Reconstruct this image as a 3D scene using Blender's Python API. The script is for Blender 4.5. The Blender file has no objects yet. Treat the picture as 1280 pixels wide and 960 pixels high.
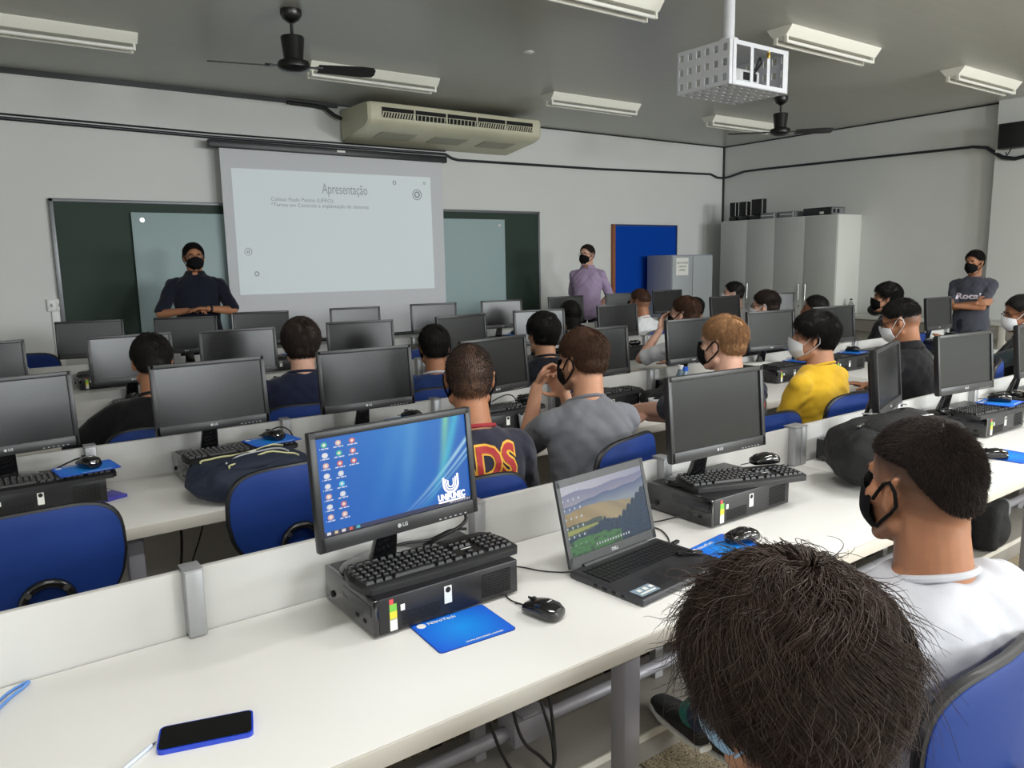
import bpy, bmesh, math, random
from math import sin, cos, pi, radians, sqrt, atan2
from mathutils import Vector, Matrix, Quaternion, noise
from mathutils.bvhtree import BVHTree

S = bpy.context.scene
COL = S.collection
R = radians
V = Vector

# ------------------------------------------------------------------ materials
MATS = {}
def mat(name, col, rough=.5, metal=0., spec=.5, coat=0., bump=None, noise_col=None, attr=False, trans=0., emit=0., sheen=0., alpha=1.):
    """procedural principled material. bump=(scale,strength[,distance]); noise_col=(scale,amount)"""
    if name in MATS: return MATS[name]
    m = bpy.data.materials.new(name); m.use_nodes = True
    nt = m.node_tree; b = nt.nodes['Principled BSDF']
    c = tuple(x for x in col[:3]) + (1,)
    b.inputs['Base Color'].default_value = c
    b.inputs['Roughness'].default_value = rough
    b.inputs['Metallic'].default_value = metal
    b.inputs['Specular IOR Level'].default_value = spec
    b.inputs['Coat Weight'].default_value = coat
    b.inputs['Transmission Weight'].default_value = trans
    b.inputs['Sheen Weight'].default_value = sheen
    b.inputs['Alpha'].default_value = alpha
    src = None
    tc = nt.nodes.new('ShaderNodeTexCoord')
    if noise_col:
        n = nt.nodes.new('ShaderNodeTexNoise'); n.inputs['Scale'].default_value = noise_col[0]; n.inputs['Detail'].default_value = 4
        nt.links.new(tc.outputs['Object'], n.inputs['Vector'])
        mr = nt.nodes.new('ShaderNodeMapRange'); mr.inputs['From Min'].default_value = .3; mr.inputs['From Max'].default_value = .7
        mr.inputs['To Min'].default_value = 1 - noise_col[1]; mr.inputs['To Max'].default_value = 1 + noise_col[1] * .5
        nt.links.new(n.outputs['Fac'], mr.inputs['Value'])
        mx = nt.nodes.new('ShaderNodeVectorMath'); mx.operation = 'SCALE'
        mx.inputs[0].default_value = c[:3]
        nt.links.new(mr.outputs[0], mx.inputs['Scale'])
        src = mx.outputs[0]
    if attr:
        a = nt.nodes.new('ShaderNodeVertexColor'); a.layer_name = 'Col'
        if attr == 'emit':
            nt.links.new(a.outputs['Color'], b.inputs['Emission Color'])
            b.inputs['Emission Strength'].default_value = emit
            b.inputs['Base Color'].default_value = (.01, .01, .012, 1)
        else:
            mx2 = nt.nodes.new('ShaderNodeMix'); mx2.data_type = 'RGBA'; mx2.blend_type = 'MIX'
            sep = nt.nodes.new('ShaderNodeSeparateColor'); nt.links.new(a.outputs['Color'], sep.inputs[0])
            nt.links.new(sep.outputs[0], mx2.inputs['Factor'])
            if src: nt.links.new(src, mx2.inputs['A'])
            else: mx2.inputs['A'].default_value = c
            mx2.inputs['B'].default_value = tuple(attr) + (1,)
            src = mx2.outputs['Result']
    elif emit:
        b.inputs['Emission Color'].default_value = c; b.inputs['Emission Strength'].default_value = emit
    if src: nt.links.new(src, b.inputs['Base Color'])
    if bump:
        n = nt.nodes.new('ShaderNodeTexNoise'); n.inputs['Scale'].default_value = bump[0]; n.inputs['Detail'].default_value = 3
        nt.links.new(tc.outputs['Object'], n.inputs['Vector'])
        bp = nt.nodes.new('ShaderNodeBump'); bp.inputs['Strength'].default_value = bump[1]
        bp.inputs['Distance'].default_value = bump[2] if len(bump) > 2 else .002
        nt.links.new(n.outputs['Fac'], bp.inputs['Height']); nt.links.new(bp.outputs[0], b.inputs['Normal'])
    MATS[name] = m
    return m
def srgb(r, g, b):
    f = lambda v: (v / 255 / 12.92) if v / 255 <= .04045 else ((v / 255 + .055) / 1.055) ** 2.4
    return (f(r), f(g), f(b))

M_WALL = mat('wall_paint', srgb(216, 217, 214), .62, spec=.3, noise_col=(1.3, .03), bump=(60, .12, .002))
M_DESK = mat('white_laminate', srgb(226, 225, 221), .38, noise_col=(3, .015))
M_DESK_SHADED = mat('white_laminate_shaded', srgb(189, 188, 185), .45, noise_col=(3, .015))  # same white laminate as the desk, the panels' weaker light darkened into the colour
M_EDGE = mat('desk_edge_band', srgb(205, 200, 190), .5)
M_ALU = mat('post_aluminium', srgb(165, 166, 168), .42, metal=.5, bump=(300, .05))
M_LEG = mat('desk_leg_paint', srgb(140, 139, 146), .45, metal=.2)
M_PANEL = mat('modesty_panel', srgb(140, 135, 128), .6)
M_PLAST = mat('monitor_black_plastic', srgb(33, 33, 35), .38, spec=.45, bump=(500, .05, .0005))
M_SCREEN = mat('screen_black', srgb(21, 23, 24), .24, spec=.32)
M_CASE = mat('case_black_steel', srgb(27, 26, 29), .36, spec=.5, bump=(700, .05, .0004))
M_GLOSS = mat('gloss_black', srgb(16, 16, 18), .12, spec=.6, coat=.5)
M_KEY = mat('key_black', srgb(20, 20, 22), .45)
M_KB = mat('keyboard_black', srgb(23, 23, 25), .5)
M_PAD = mat('mouse_pad_blue', srgb(12, 98, 205), .55, bump=(900, .1, .0004))
M_PADE = mat('mouse_pad_edge', srgb(24, 60, 150), .6)
M_RUB = mat('rubber_black', srgb(14, 14, 15), .6)
M_WHITE = mat('white_plastic', srgb(232, 232, 230), .4)
M_STICK = mat('sticker_paper', srgb(232, 232, 226), .5)
M_CHB = mat('chair_blue_shell', srgb(12, 49, 120), .6, spec=.35, bump=(260, .1, .0008))
M_CHK = mat('chair_black', srgb(18, 18, 20), .45)
M_STEELK = mat('black_tube', srgb(16, 16, 18), .25, coat=.3)
M_STEEL = mat('bright_steel', srgb(200, 200, 200), .25, metal=1)
M_CREAM = mat('lamp_enamel', srgb(240, 239, 228), .4)
M_TUBE = mat('lamp_tube_glass', srgb(238, 238, 232), .25, spec=.6)
M_FANK = mat('fan_black', srgb(18, 18, 19), .35, coat=.2)
M_AC = mat('ac_cream', srgb(208, 205, 180), .4, noise_col=(5, .04))
M_DARK = mat('dark_cavity', srgb(12, 12, 12), .8)
M_COND = mat('conduit_dark', srgb(52, 56, 60), .35, metal=.5)
M_GREEN = mat('chalkboard_green', srgb(24, 48, 36), .65, noise_col=(2, .1))
M_BFRAME = mat('board_frame', srgb(118, 120, 124), .4, metal=.4)
M_GLASSB = mat('back_painted_glass', srgb(158, 178, 180), .42, spec=.3)
M_FABRIC = mat('screen_fabric', srgb(208, 209, 213), .9, spec=.1)
M_HOUS = mat('screen_housing', srgb(34, 34, 38), .4)
M_FELT = mat('board_blue_felt', srgb(14, 68, 165), .95, spec=.05, bump=(400, .2, .001))
M_WOOD = mat('wood_frame', srgb(150, 88, 48), .5, noise_col=(30, .2))
M_LOCK = mat('locker_grey', srgb(168, 173, 176), .4)
M_CAB = mat('cabinet_laminate', srgb(192, 194, 190), .45, noise_col=(2, .02))
M_CAB_LIT = mat('cabinet_laminate_lit', srgb(214, 216, 210), .45)  # paler copy of the cabinet laminate, stronger light on its end painted in
M_CAGE = mat('cage_white_powder', srgb(212, 214, 220), .35)
M_GREYBOX = mat('grey_box', srgb(120, 122, 124), .45)

# a scratch scene keeps modifier and text evaluation away from the big scene
TMP = bpy.data.scenes.new('scratch')
def baked(ob):
    TMP.collection.objects.link(ob)
    vl = TMP.view_layers[0]; vl.update(); dg = vl.depsgraph; dg.update()
    return bpy.data.meshes.new_from_object(ob.evaluated_get(dg))
# ------------------------------------------------------------------ mesh builder
class MB:
    def __init__(s): s.v = []; s.f = []; s.m = []; s.X = None; s.mi = 0; s.sm = []; s.smooth = True
    def _add(s, vs, fs, smooth=None):
        o = len(s.v)
        if s.X is not None: vs = [s.X @ V(p) for p in vs]
        s.v += [tuple(p) for p in vs]
        for f in fs:
            s.f.append([i + o for i in f]); s.m.append(s.mi); s.sm.append(s.smooth if smooth is None else smooth)
        return s
    def box(s, c, d, rz=0, bev=0, seg=2, M=None):
        if bev > 0:
            bm = bmesh.new(); bmesh.ops.create_cube(bm, size=1)
            for v in bm.verts: v.co = V((v.co.x * d[0], v.co.y * d[1], v.co.z * d[2]))
            bmesh.ops.bevel(bm, geom=bm.edges[:], offset=min(bev, min(d) * .49), segments=seg, profile=.5, affect='EDGES')
            bm.verts.index_update(); vs = [v.co.copy() for v in bm.verts]; fs = [[v.index for v in f.verts] for f in bm.faces]; bm.free()
        else:
            x, y, z = [q / 2 for q in d]
            vs = [V(p) for p in ((-x, -y, -z), (x, -y, -z), (x, y, -z), (-x, y, -z), (-x, -y, z), (x, -y, z), (x, y, z), (-x, y, z))]
            fs = [(3, 2, 1, 0), (4, 5, 6, 7), (0, 1, 5, 4), (1, 2, 6, 5), (2, 3, 7, 6), (3, 0, 4, 7)]
        T = Matrix.Translation(c) @ (M.to_4x4() if M else Matrix.Rotation(rz, 4, 'Z'))
        return s._add([T @ v for v in vs], fs)
    def quad(s, a, b, c, d): return s._add([a, b, c, d], [(0, 1, 2, 3)])
    def cyl(s, p0, p1, r0, r1=None, n=20, cap=True):
        r1 = r0 if r1 is None else r1
        p0, p1 = V(p0), V(p1); w = (p1 - p0).normalized()
        u = w.orthogonal().normalized(); t = w.cross(u)
        vs = []
        for p, r in ((p0, r0), (p1, r1)):
            for i in range(n):
                a = 2 * pi * i / n; vs.append(p + u * r * cos(a) + t * r * sin(a))
        fs = [(i, (i + 1) % n, n + (i + 1) % n, n + i) for i in range(n)]
        if cap: fs += [tuple(range(n))[::-1], tuple(range(n, 2 * n))]
        return s._add(vs, fs)
    def capsule(s, p0, p1, r0, r1=None, n=16, k=5):
        r1 = r0 if r1 is None else r1
        p0, p1 = V(p0), V(p1); d = p1 - p0
        w = d.normalized() if d.length > 1e-6 else V((0, 0, 1))
        u = w.orthogonal().normalized(); t = w.cross(u)
        rings = []
        for j in range(1, k + 1):
            a = -pi / 2 + pi / 2 * j / k; rings.append((p0 + w * r0 * sin(a), r0 * cos(a)))
        for j in range(0, k):
            a = pi / 2 * j / k; rings.append((p1 + w * r1 * sin(a), r1 * cos(a)))
        vs = [p0 - w * r0]
        for c, r in rings:
            for i in range(n):
                a = 2 * pi * i / n; vs.append(c + u * r * cos(a) + t * r * sin(a))
        vs.append(p1 + w * r1); L = len(vs) - 1; fs = []
        for i in range(n): fs.append((0, 1 + (i + 1) % n, 1 + i))
        for j in range(len(rings) - 1):
            a = 1 + j * n; b = a + n
            for i in range(n): fs.append((a + i, a + (i + 1) % n, b + (i + 1) % n, b + i))
        a = 1 + (len(rings) - 1) * n
        for i in range(n): fs.append((a + i, a + (i + 1) % n, L))
        return s._add(vs, fs)
    def ell(s, c, r, M=None, n=20, k=12):
        vs = [V((0, 0, -r[2]))]
        for j in range(1, k):
            a = -pi / 2 + pi * j / k
            for i in range(n):
                t = 2 * pi * i / n; vs.append(V((r[0] * cos(a) * cos(t), r[1] * cos(a) * sin(t), r[2] * sin(a))))
        vs.append(V((0, 0, r[2]))); L = len(vs) - 1; fs = []
        for i in range(n): fs.append((0, 1 + (i + 1) % n, 1 + i)); fs.append((1 + (k - 2) * n + i, 1 + (k - 2) * n + (i + 1) % n, L))
        for j in range(k - 2):
            a = 1 + j * n; b = a + n
            for i in range(n): fs.append((a + i, a + (i + 1) % n, b + (i + 1) % n, b + i))
        c = V(c)
        return s._add([(M @ v if M else v) + c for v in vs], fs)
    def tube(s, pts, r, n=8, closed=False, cap=True):
        pts = [V(p) for p in pts]; vs = []; N = len(pts); u = None
        for j, p in enumerate(pts):
            if closed: w = pts[(j + 1) % N] - pts[j - 1]
            else: w = pts[min(j + 1, N - 1)] - pts[max(j - 1, 0)]
            w = w.normalized() if w.length > 1e-9 else V((0, 0, 1))
            u = w.orthogonal().normalized() if u is None else (u - w * u.dot(w))
            u = u.normalized() if u.length > 1e-6 else w.orthogonal().normalized()
            t = w.cross(u); rr = r[j] if isinstance(r, (list, tuple)) else r
            for i in range(n):
                a = 2 * pi * i / n; vs.append(p + u * rr * cos(a) + t * rr * sin(a))
        fs = []
        for j in range(N if closed else N - 1):
            a = j * n; b = ((j + 1) % N) * n
            for i in range(n): fs.append((a + i, a + (i + 1) % n, b + (i + 1) % n, b + i))
        if cap and not closed: fs += [tuple(range(n))[::-1], tuple(range((N - 1) * n, N * n))]
        return s._add(vs, fs)
    def lathe(s, prof, c=(0, 0, 0), n=28, M=None):
        vs = []; c = V(c)
        for r, z in prof:
            for i in range(n):
                a = 2 * pi * i / n; q = V((r * cos(a), r * sin(a), z)); vs.append((M @ q if M else q) + c)
        fs = []
        for j in range(len(prof) - 1):
            a = j * n; b = a + n
            for i in range(n): fs.append((a + i, a + (i + 1) % n, b + (i + 1) % n, b + i))
        if prof[0][0] > 1e-5: fs.append(tuple(range(n))[::-1])
        if prof[-1][0] > 1e-5: fs.append(tuple(range((len(prof) - 1) * n, len(prof) * n)))
        return s._add(vs, fs)
    def loft(s, secs, n=28, e=2.0):
        """secs: (center, ux, uy, rx, ry); closed with end caps"""
        vs = []
        for c, ux, uy, rx, ry in secs:
            for i in range(n):
                a = 2 * pi * i / n; ca, sa = cos(a), sin(a)
                x = abs(ca) ** (2 / e) * (1 if ca >= 0 else -1); y = abs(sa) ** (2 / e) * (1 if sa >= 0 else -1)
                vs.append(V(c) + V(ux) * rx * x + V(uy) * ry * y)
        fs = []
        for j in range(len(secs) - 1):
            a = j * n; b = a + n
            for i in range(n): fs.append((a + i, a + (i + 1) % n, b + (i + 1) % n, b + i))
        o = len(vs); vs.append(V(secs[0][0])); vs.append(V(secs[-1][0])); L = (len(secs) - 1) * n
        for i in range(n): fs.append((o, (i + 1) % n, i)); fs.append((o + 1, L + i, L + (i + 1) % n))
        return s._add(vs, fs)
    def prism(s, poly, axis, a, b):
        """poly: 2d list in the plane normal to axis ('x','y','z'), extruded a..b"""
        def P(q, t):
            if axis == 'x': return V((t, q[0], q[1]))
            if axis == 'y': return V((q[0], t, q[1]))
            return V((q[0], q[1], t))
        n = len(poly); vs = [P(q, a) for q in poly] + [P(q, b) for q in poly]
        fs = [tuple(range(n))[::-1], tuple(range(n, 2 * n))] + [(i, (i + 1) % n, n + (i + 1) % n, n + i) for i in range(n)]
        return s._add(vs, fs)
    def mesh(s, name, mats):
        me = bpy.data.meshes.new(name); me.from_pydata(s.v, [], s.f)
        mats = mats if isinstance(mats, (list, tuple)) else [mats]
        for m in mats: me.materials.append(m)
        me.polygons.foreach_set('material_index', s.m)
        me.polygons.foreach_set('use_smooth', s.sm)
        bm = bmesh.new(); bm.from_mesh(me); bmesh.ops.recalc_face_normals(bm, faces=bm.faces[:]); bm.to_mesh(me); bm.free()
        me.set_sharp_from_angle(angle=R(38))
        me.update()
        return me
    def build(s, name, mats, parent=None):
        return link(name, s.mesh(name, mats), parent)
def link(name, me, parent=None):
    o = bpy.data.objects.new(name, me); COL.objects.link(o)
    if parent: o.parent = parent
    return o
def tag(o, label=None, cat=None, group=None, kind=None):
    if label: o['label'] = label
    if cat: o['category'] = cat
    if group: o['group'] = group
    if kind: o['kind'] = kind
    return o
def thing(name, label, cat, loc=(0, 0, 0), rz=0, group=None):
    o = bpy.data.objects.new(name, None); COL.objects.link(o)
    o.empty_display_size = .1
    o.location = loc; o.rotation_euler = (0, 0, rz)
    return tag(o, label, cat, group)
KIDS = {}
def dup(root, loc, rz, label, group=None):
    r = root.copy(); COL.objects.link(r); r.location = loc; r.rotation_euler = (0, 0, rz); r['label'] = label
    if group: r['group'] = group
    for ch in list(root.children):
        c = ch.copy(); COL.objects.link(c); c.parent = r
        for g in list(ch.children):
            d = g.copy(); COL.objects.link(d); d.parent = c
    return r
def struct(name, mb, m): return tag(mb.build(name, m), kind='structure')

def text_mesh(txt, size, depth=.0006, align='CENTER', bold=0.):
    cu = bpy.data.curves.new('t', 'FONT'); cu.body = txt; cu.size = size; cu.align_x = align; cu.align_y = 'CENTER'
    cu.extrude = depth; cu.offset = bold; cu.resolution_u = 3
    ob = bpy.data.objects.new('t', cu); me = baked(ob)
    bpy.data.objects.remove(ob); bpy.data.curves.remove(cu)
    return me
def text(name, txt, size, M, m, parent=None, depth=.0006, align='CENTER', bold=0., sx=1.):
    me = text_mesh(txt, size, depth, align, bold)
    me.transform(M @ Matrix.Diagonal((sx, 1, 1, 1)))
    me.materials.clear(); me.materials.append(m)
    return link(name, me, parent)
# text planes: standing and read from -y
FACE_Y = Matrix.Rotation(pi / 2, 4, 'X')

def grid_picture(name, w, h, nx, ny, fn, emit, parent, T, mname):
    """a lit display: a fine grid whose vertices carry the picture shown by the display"""
    vs = []; fs = []; cs = []
    for j in range(ny + 1):
        for i in range(nx + 1):
            u, v = i / nx, j / ny
            vs.append(T @ V(((u - .5) * w, 0, (v - .5) * h))); cs.append(tuple(fn(u, v)) + (1,))
    for j in range(ny):
        for i in range(nx):
            a = j * (nx + 1) + i; fs.append((a, a + 1, a + nx + 2, a + nx + 1))
    me = bpy.data.meshes.new(name); me.from_pydata(vs, [], fs)
    ca = me.color_attributes.new('Col', 'FLOAT_COLOR', 'POINT')
    ca.data.foreach_set('color', [x for c in cs for x in c])
    me.materials.append(mat(mname, (0, 0, 0), .35, spec=.12, attr='emit', emit=emit))
    return link(name, me, parent)

# ------------------------------------------------------------------ layout constants
DZ = .75                       # desk top height
ROWY = [1.77, 3.29, 4.79, 6.27]   # the partition (back) line of each desk row
DD = .655                      # desk depth
XW, YF, ZC = 9.93, 8.0, 3.26   # right wall, front wall, ceiling
YB, XL = -6.0, -2.6
PITCH = .755

# ------------------------------------------------------------------ room shell
def room():
    b = MB().box(((XL + XW) / 2 + .1, (YF + YB) / 2, -.05), (XW - XL + .8, YF - YB + .6, .1)); b.smooth = False
    # floor: speckled terrazzo slabs
    m = bpy.data.materials.new('terrazzo'); m.use_nodes = True; nt = m.node_tree; p = nt.nodes['Principled BSDF']
    tc = nt.nodes.new('ShaderNodeTexCoord')
    vo = nt.nodes.new('ShaderNodeTexVoronoi'); vo.inputs['Scale'].default_value = 230
    nt.links.new(tc.outputs['Object'], vo.inputs['Vector'])
    r = nt.nodes.new('ShaderNodeValToRGB')
    wn = nt.nodes.new('ShaderNodeTexWhiteNoise'); nt.links.new(vo.outputs['Position'], wn.inputs['Vector'])
    nt.links.new(wn.outputs['Value'], r.inputs['Fac'])
    e = r.color_ramp.elements; e[0].position = 0; e[0].color = srgb(96, 84, 68) + (1,); e[1].position = .12; e[1].color = srgb(168, 152, 124) + (1,)
    x = e.new(.6); x.color = srgb(186, 172, 146) + (1,); x = e.new(.85); x.color = srgb(206, 196, 174) + (1,)
    r.color_ramp.interpolation = 'CONSTANT'
    br = nt.nodes.new('ShaderNodeTexBrick'); br.offset = 0; br.inputs['Scale'].default_value = 1
    br.inputs['Brick Width'].default_value = .4; br.inputs['Row Height'].default_value = .4; br.inputs['Mortar Size'].default_value = .004
    br.inputs['Color1'].default_value = (1, 1, 1, 1); br.inputs['Color2'].default_value = (.93, .93, .93, 1); br.inputs['Mortar'].default_value = (.3, .27, .22, 1)
    nt.links.new(tc.outputs['Object'], br.inputs['Vector'])
    mx = nt.nodes.new('ShaderNodeMix'); mx.data_type = 'RGBA'; mx.blend_type = 'MULTIPLY'; mx.inputs['Factor'].default_value = 1
    nt.links.new(r.outputs[0], mx.inputs['A']); nt.links.new(br.outputs['Color'], mx.inputs['B'])
    nt.links.new(mx.outputs['Result'], p.inputs['Base Color']); p.inputs['Roughness'].default_value = .35
    struct('floor', b, m)
    # ceiling: glossy PVC boards running along x
    m = bpy.data.materials.new('pvc_ceiling'); m.use_nodes = True; nt = m.node_tree; p = nt.nodes['Principled BSDF']
    tc = nt.nodes.new('ShaderNodeTexCoord'); sp = nt.nodes.new('ShaderNodeSeparateXYZ'); nt.links.new(tc.outputs['Object'], sp.inputs[0])
    ma = nt.nodes.new('ShaderNodeMath'); ma.operation = 'FRACT'
    dv = nt.nodes.new('ShaderNodeMath'); dv.operation = 'DIVIDE'; dv.inputs[1].default_value = .2
    nt.links.new(sp.outputs['Y'], dv.inputs[0]); nt.links.new(dv.outputs[0], ma.inputs[0])
    r = nt.nodes.new('ShaderNodeValToRGB'); nt.links.new(ma.outputs[0], r.inputs['Fac'])
    e = r.color_ramp.elements; base = srgb(188, 189, 183); e[0].position = 0; e[0].color = srgb(216, 216, 210) + (1,); e[1].position = .035; e[1].color = base + (1,)
    x = e.new(.05); x.color = base + (1,); x = e.new(.992); x.color = base + (1,); x = e.new(1); x.color = srgb(120, 120, 118) + (1,)
    nt.links.new(r.outputs[0], p.inputs['Base Color']); p.inputs['Roughness'].default_value = .3; p.inputs['Specular IOR Level'].default_value = .35
    n = nt.nodes.new('ShaderNodeTexNoise'); n.inputs['Scale'].default_value = 1.2; nt.links.new(tc.outputs['Object'], n.inputs['Vector'])
    bp = nt.nodes.new('ShaderNodeBump'); bp.inputs['Strength'].default_value = .25; bp.inputs['Distance'].default_value = .02
    nt.links.new(n.outputs['Fac'], bp.inputs['Height']); nt.links.new(bp.outputs[0], p.inputs['Normal'])
    b = MB().box(((XL + XW) / 2 + .1, (YF + YB) / 2, ZC + .05), (XW - XL + .8, YF - YB + .6, .1)); b.smooth = False
    struct('ceiling', b, m)
    struct('wall_front', MB().box(((XL + XW) / 2, YF + .1, ZC / 2), (XW - XL + .4, .2, ZC)), M_WALL)
    b = MB().box((XW + .1, (4.07 + YF) / 2, ZC / 2), (.2, YF - 4.07, ZC))
    b.box((XW + .04, (4.07 + YB) / 2, ZC / 2), (.32, 4.07 - YB, ZC))
    struct('wall_right', b, M_WALL)
    struct('wall_left', MB().box((XL - .1, (YF + YB) / 2, ZC / 2), (.2, YF - YB, ZC)), M_WALL)
    # back wall with three window openings
    wins = [(-2.2, -.4), (2.5, 3.9), (5.4, 7.2), (8.0, 9.5)]; z0, z1 = 1.7, 2.8
    b = MB(); b.box(((XL + XW) / 2, YB - .1, z0 / 2), (XW - XL + .4, .2, z0)); b.box(((XL + XW) / 2, YB - .1, (ZC + z1) / 2), (XW - XL + .4, .2, ZC - z1))
    xs = [XL - .2] + [q for w in wins for q in w] + [XW + .2]
    for i in range(0, len(xs), 2): b.box(((xs[i] + xs[i + 1]) / 2, YB - .1, (z0 + z1) / 2), (xs[i + 1] - xs[i], .2, z1 - z0))
    struct('wall_back', b, M_WALL)
    mg = mat('window_glass', (.9, .95, .95), .02, trans=1., spec=.3)
    for k, (a, c) in enumerate(wins):
        f = MB()
        for x in (a + .02, (a * 2 + c) / 3, (a + 2 * c) / 3, c - .02): f.box((x, YB - .08, (z0 + z1) / 2), (.04, .05, z1 - z0))
        for z in (z0 + .02, z1 - .02): f.box(((a + c) / 2, YB - .08, z), (c - a, .05, .04))
        o = struct('window_%d' % (k + 1), f, M_ALU)
        MB().box(((a + c) / 2, YB - .1, (z0 + z1) / 2), (c - a - .02, .004, z1 - z0 - .02)).build('pane', mg, o)
        L = bpy.data.lights.new('window_daylight', 'AREA'); L.shape = 'RECTANGLE'; L.size = c - a; L.size_y = z1 - z0
        L.energy = WIN_E[k]; L.color = WIN_C
        lo = bpy.data.objects.new('window_daylight', L); COL.objects.link(lo); lo.location = ((a + c) / 2, YB - .02, (z0 + z1) / 2)
        lo.rotation_euler = (R(90), 0, 0)   # emits toward +y
    # one more window in the left wall, towards the back
    f = MB(); y0, y1 = -3.4, -1.0
    for y in (y0 + .02, (y0 + y1) / 2, y1 - .02): f.box((XL + .03, y, (z0 + z1) / 2), (.05, .04, z1 - z0))
    for z in (z0 + .02, z1 - .02): f.box((XL + .03, (y0 + y1) / 2, z), (.05, y1 - y0, .04))
    o = struct('window_5', f, M_ALU)
    L = bpy.data.lights.new('window_daylight', 'AREA'); L.shape = 'RECTANGLE'; L.size = z1 - z0; L.size_y = y1 - y0; L.energy = 50; L.color = WIN_C
    lo = bpy.data.objects.new('window_daylight', L); COL.objects.link(lo); lo.location = (XL + .06, (y0 + y1) / 2, (z0 + z1) / 2); lo.rotation_euler = (0, R(-90), 0)
    MB().box((XL + .004, (y0 + y1) / 2, (z0 + z1) / 2), (.004, y1 - y0, z1 - z0)).build('pane', mg, o)
    # shadow-gap trim under the ceiling, and corner duct
    t = MB(); t.box(((XL + 3.55) / 2, YF - .02, ZC - .02), (3.55 - XL, .045, .04)); t.box(((3.5 + XW) / 2, YF - .006, ZC - .008), (XW - 3.5, .012, .016))
    struct('trim_1', t, mat('trim_dark', srgb(40, 42, 44), .5))
    t = MB(); t.box((XW - .006, (4.07 + YF) / 2, ZC - .008), (.012, YF - 4.07, .016)); struct('trim_2', t, MATS['trim_dark'])
    t = MB(); t.box((XW - .012, YF - .012, (ZC + 1.3) / 2), (.024, .024, ZC - 1.3)); struct('trim_3', t, MATS['trim_dark'])
    # baseboard along front and right walls
    struct('baseboard_front', MB().box(((XL + XW) / 2, YF - .008, .04), (XW - XL, .016, .08)), mat('baseboard_grey', srgb(120, 116, 110), .5))
    struct('baseboard_right', MB().box((XW - .008, (4.07 + YF) / 2, .04), (.016, YF - 4.07, .08)), MATS['baseboard_grey'])
WIN_E = [70, 200, 250, 250]; WIN_C = (.94, .985, 1.0)
room()

# ------------------------------------------------------------------ ceiling things
def lamp_fixture(loc, label, first=[]):
    if first: return dup(first[0], loc, 0, label)
    t = thing('fluorescent_lamp', label, 'ceiling lamp', loc, 0, 'fluorescent fixtures on the ceiling'); first.append(t)
    b = MB(); b.smooth = False; b.prism([(.108, 0), (.105, -.01), (.058, -.068), (-.058, -.068), (-.105, -.01), (-.108, 0)], 'x', -.62, .62); b.build('housing', M_CREAM, t)
    for s in (-1, 1): MB().cyl((-.59, s * .045, -.102), (.59, s * .045, -.102), .013, n=14).build('tube', M_TUBE, t)
    for sx in (-1, 1):
        for s in (-1, 1): b = MB(); b.box((sx * .598, s * .045, -.09), (.018, .034, .05), bev=.004); b.build('socket', M_CREAM, t)
    return t
LAMP_E = [26, 37, 36, 30, 30, 30]
WHERE = ['above the blackboard end of the ceiling, far left of the photo', 'behind the ceiling fan, left of the wall air conditioner',
         'cut by the top edge of the photo above the projector screen', 'directly behind the caged projector', 'right of the air conditioner near the front wall',
         'low beside the far ceiling fan', 'nearest the right wall above the pillar']
for (x, y), w in zip([(.69, 6.45), (3.27, 6.52), (3.4, 3.86), (5.84, 3.72), (5.77, 6.4), (8.26, 6.4), (8.33, 3.62)], WHERE):
    lamp_fixture((x, y, ZC), 'white twin-tube fluorescent lamp ' + w)

# the two rows of fixtures behind the photographer are switched on
M_TUBE_ON = mat('lamp_tube_lit', (1, .99, .95), .3, emit=6)
for k, (x, y) in enumerate([(.69, .95), (3.27, .95), (5.8, .95), (.69, -1.75), (3.27, -1.75), (5.8, -1.75)]):
    o = lamp_fixture((x, y, ZC), 'lit white twin-tube fluorescent lamp behind the photographer, %s row, %s' % ('nearer' if y > 0 else 'farther', ('left', 'middle', 'right')[k % 3]))
    for c in o.children:
        if c.name.startswith('tube'):
            if 'lit' not in KIDS: KIDS['lit'] = c.data.copy(); KIDS['lit'].materials.clear(); KIDS['lit'].materials.append(M_TUBE_ON); KIDS['sides'] = {}
            key = c.data.name
            if key not in KIDS['sides']: d = c.data.copy(); d.materials.clear(); d.materials.append(M_TUBE_ON); KIDS['sides'][key] = d
            c.data = KIDS['sides'][key]
    L = bpy.data.lights.new('lamp_light', 'AREA'); L.shape = 'RECTANGLE'; L.size = 1.2; L.size_y = .16; L.energy = LAMP_E[k]; L.color = (1, .995, .985)
    lo = bpy.data.objects.new('lamp_light', L); COL.objects.link(lo); lo.location = (x, y, ZC - .135)

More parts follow.
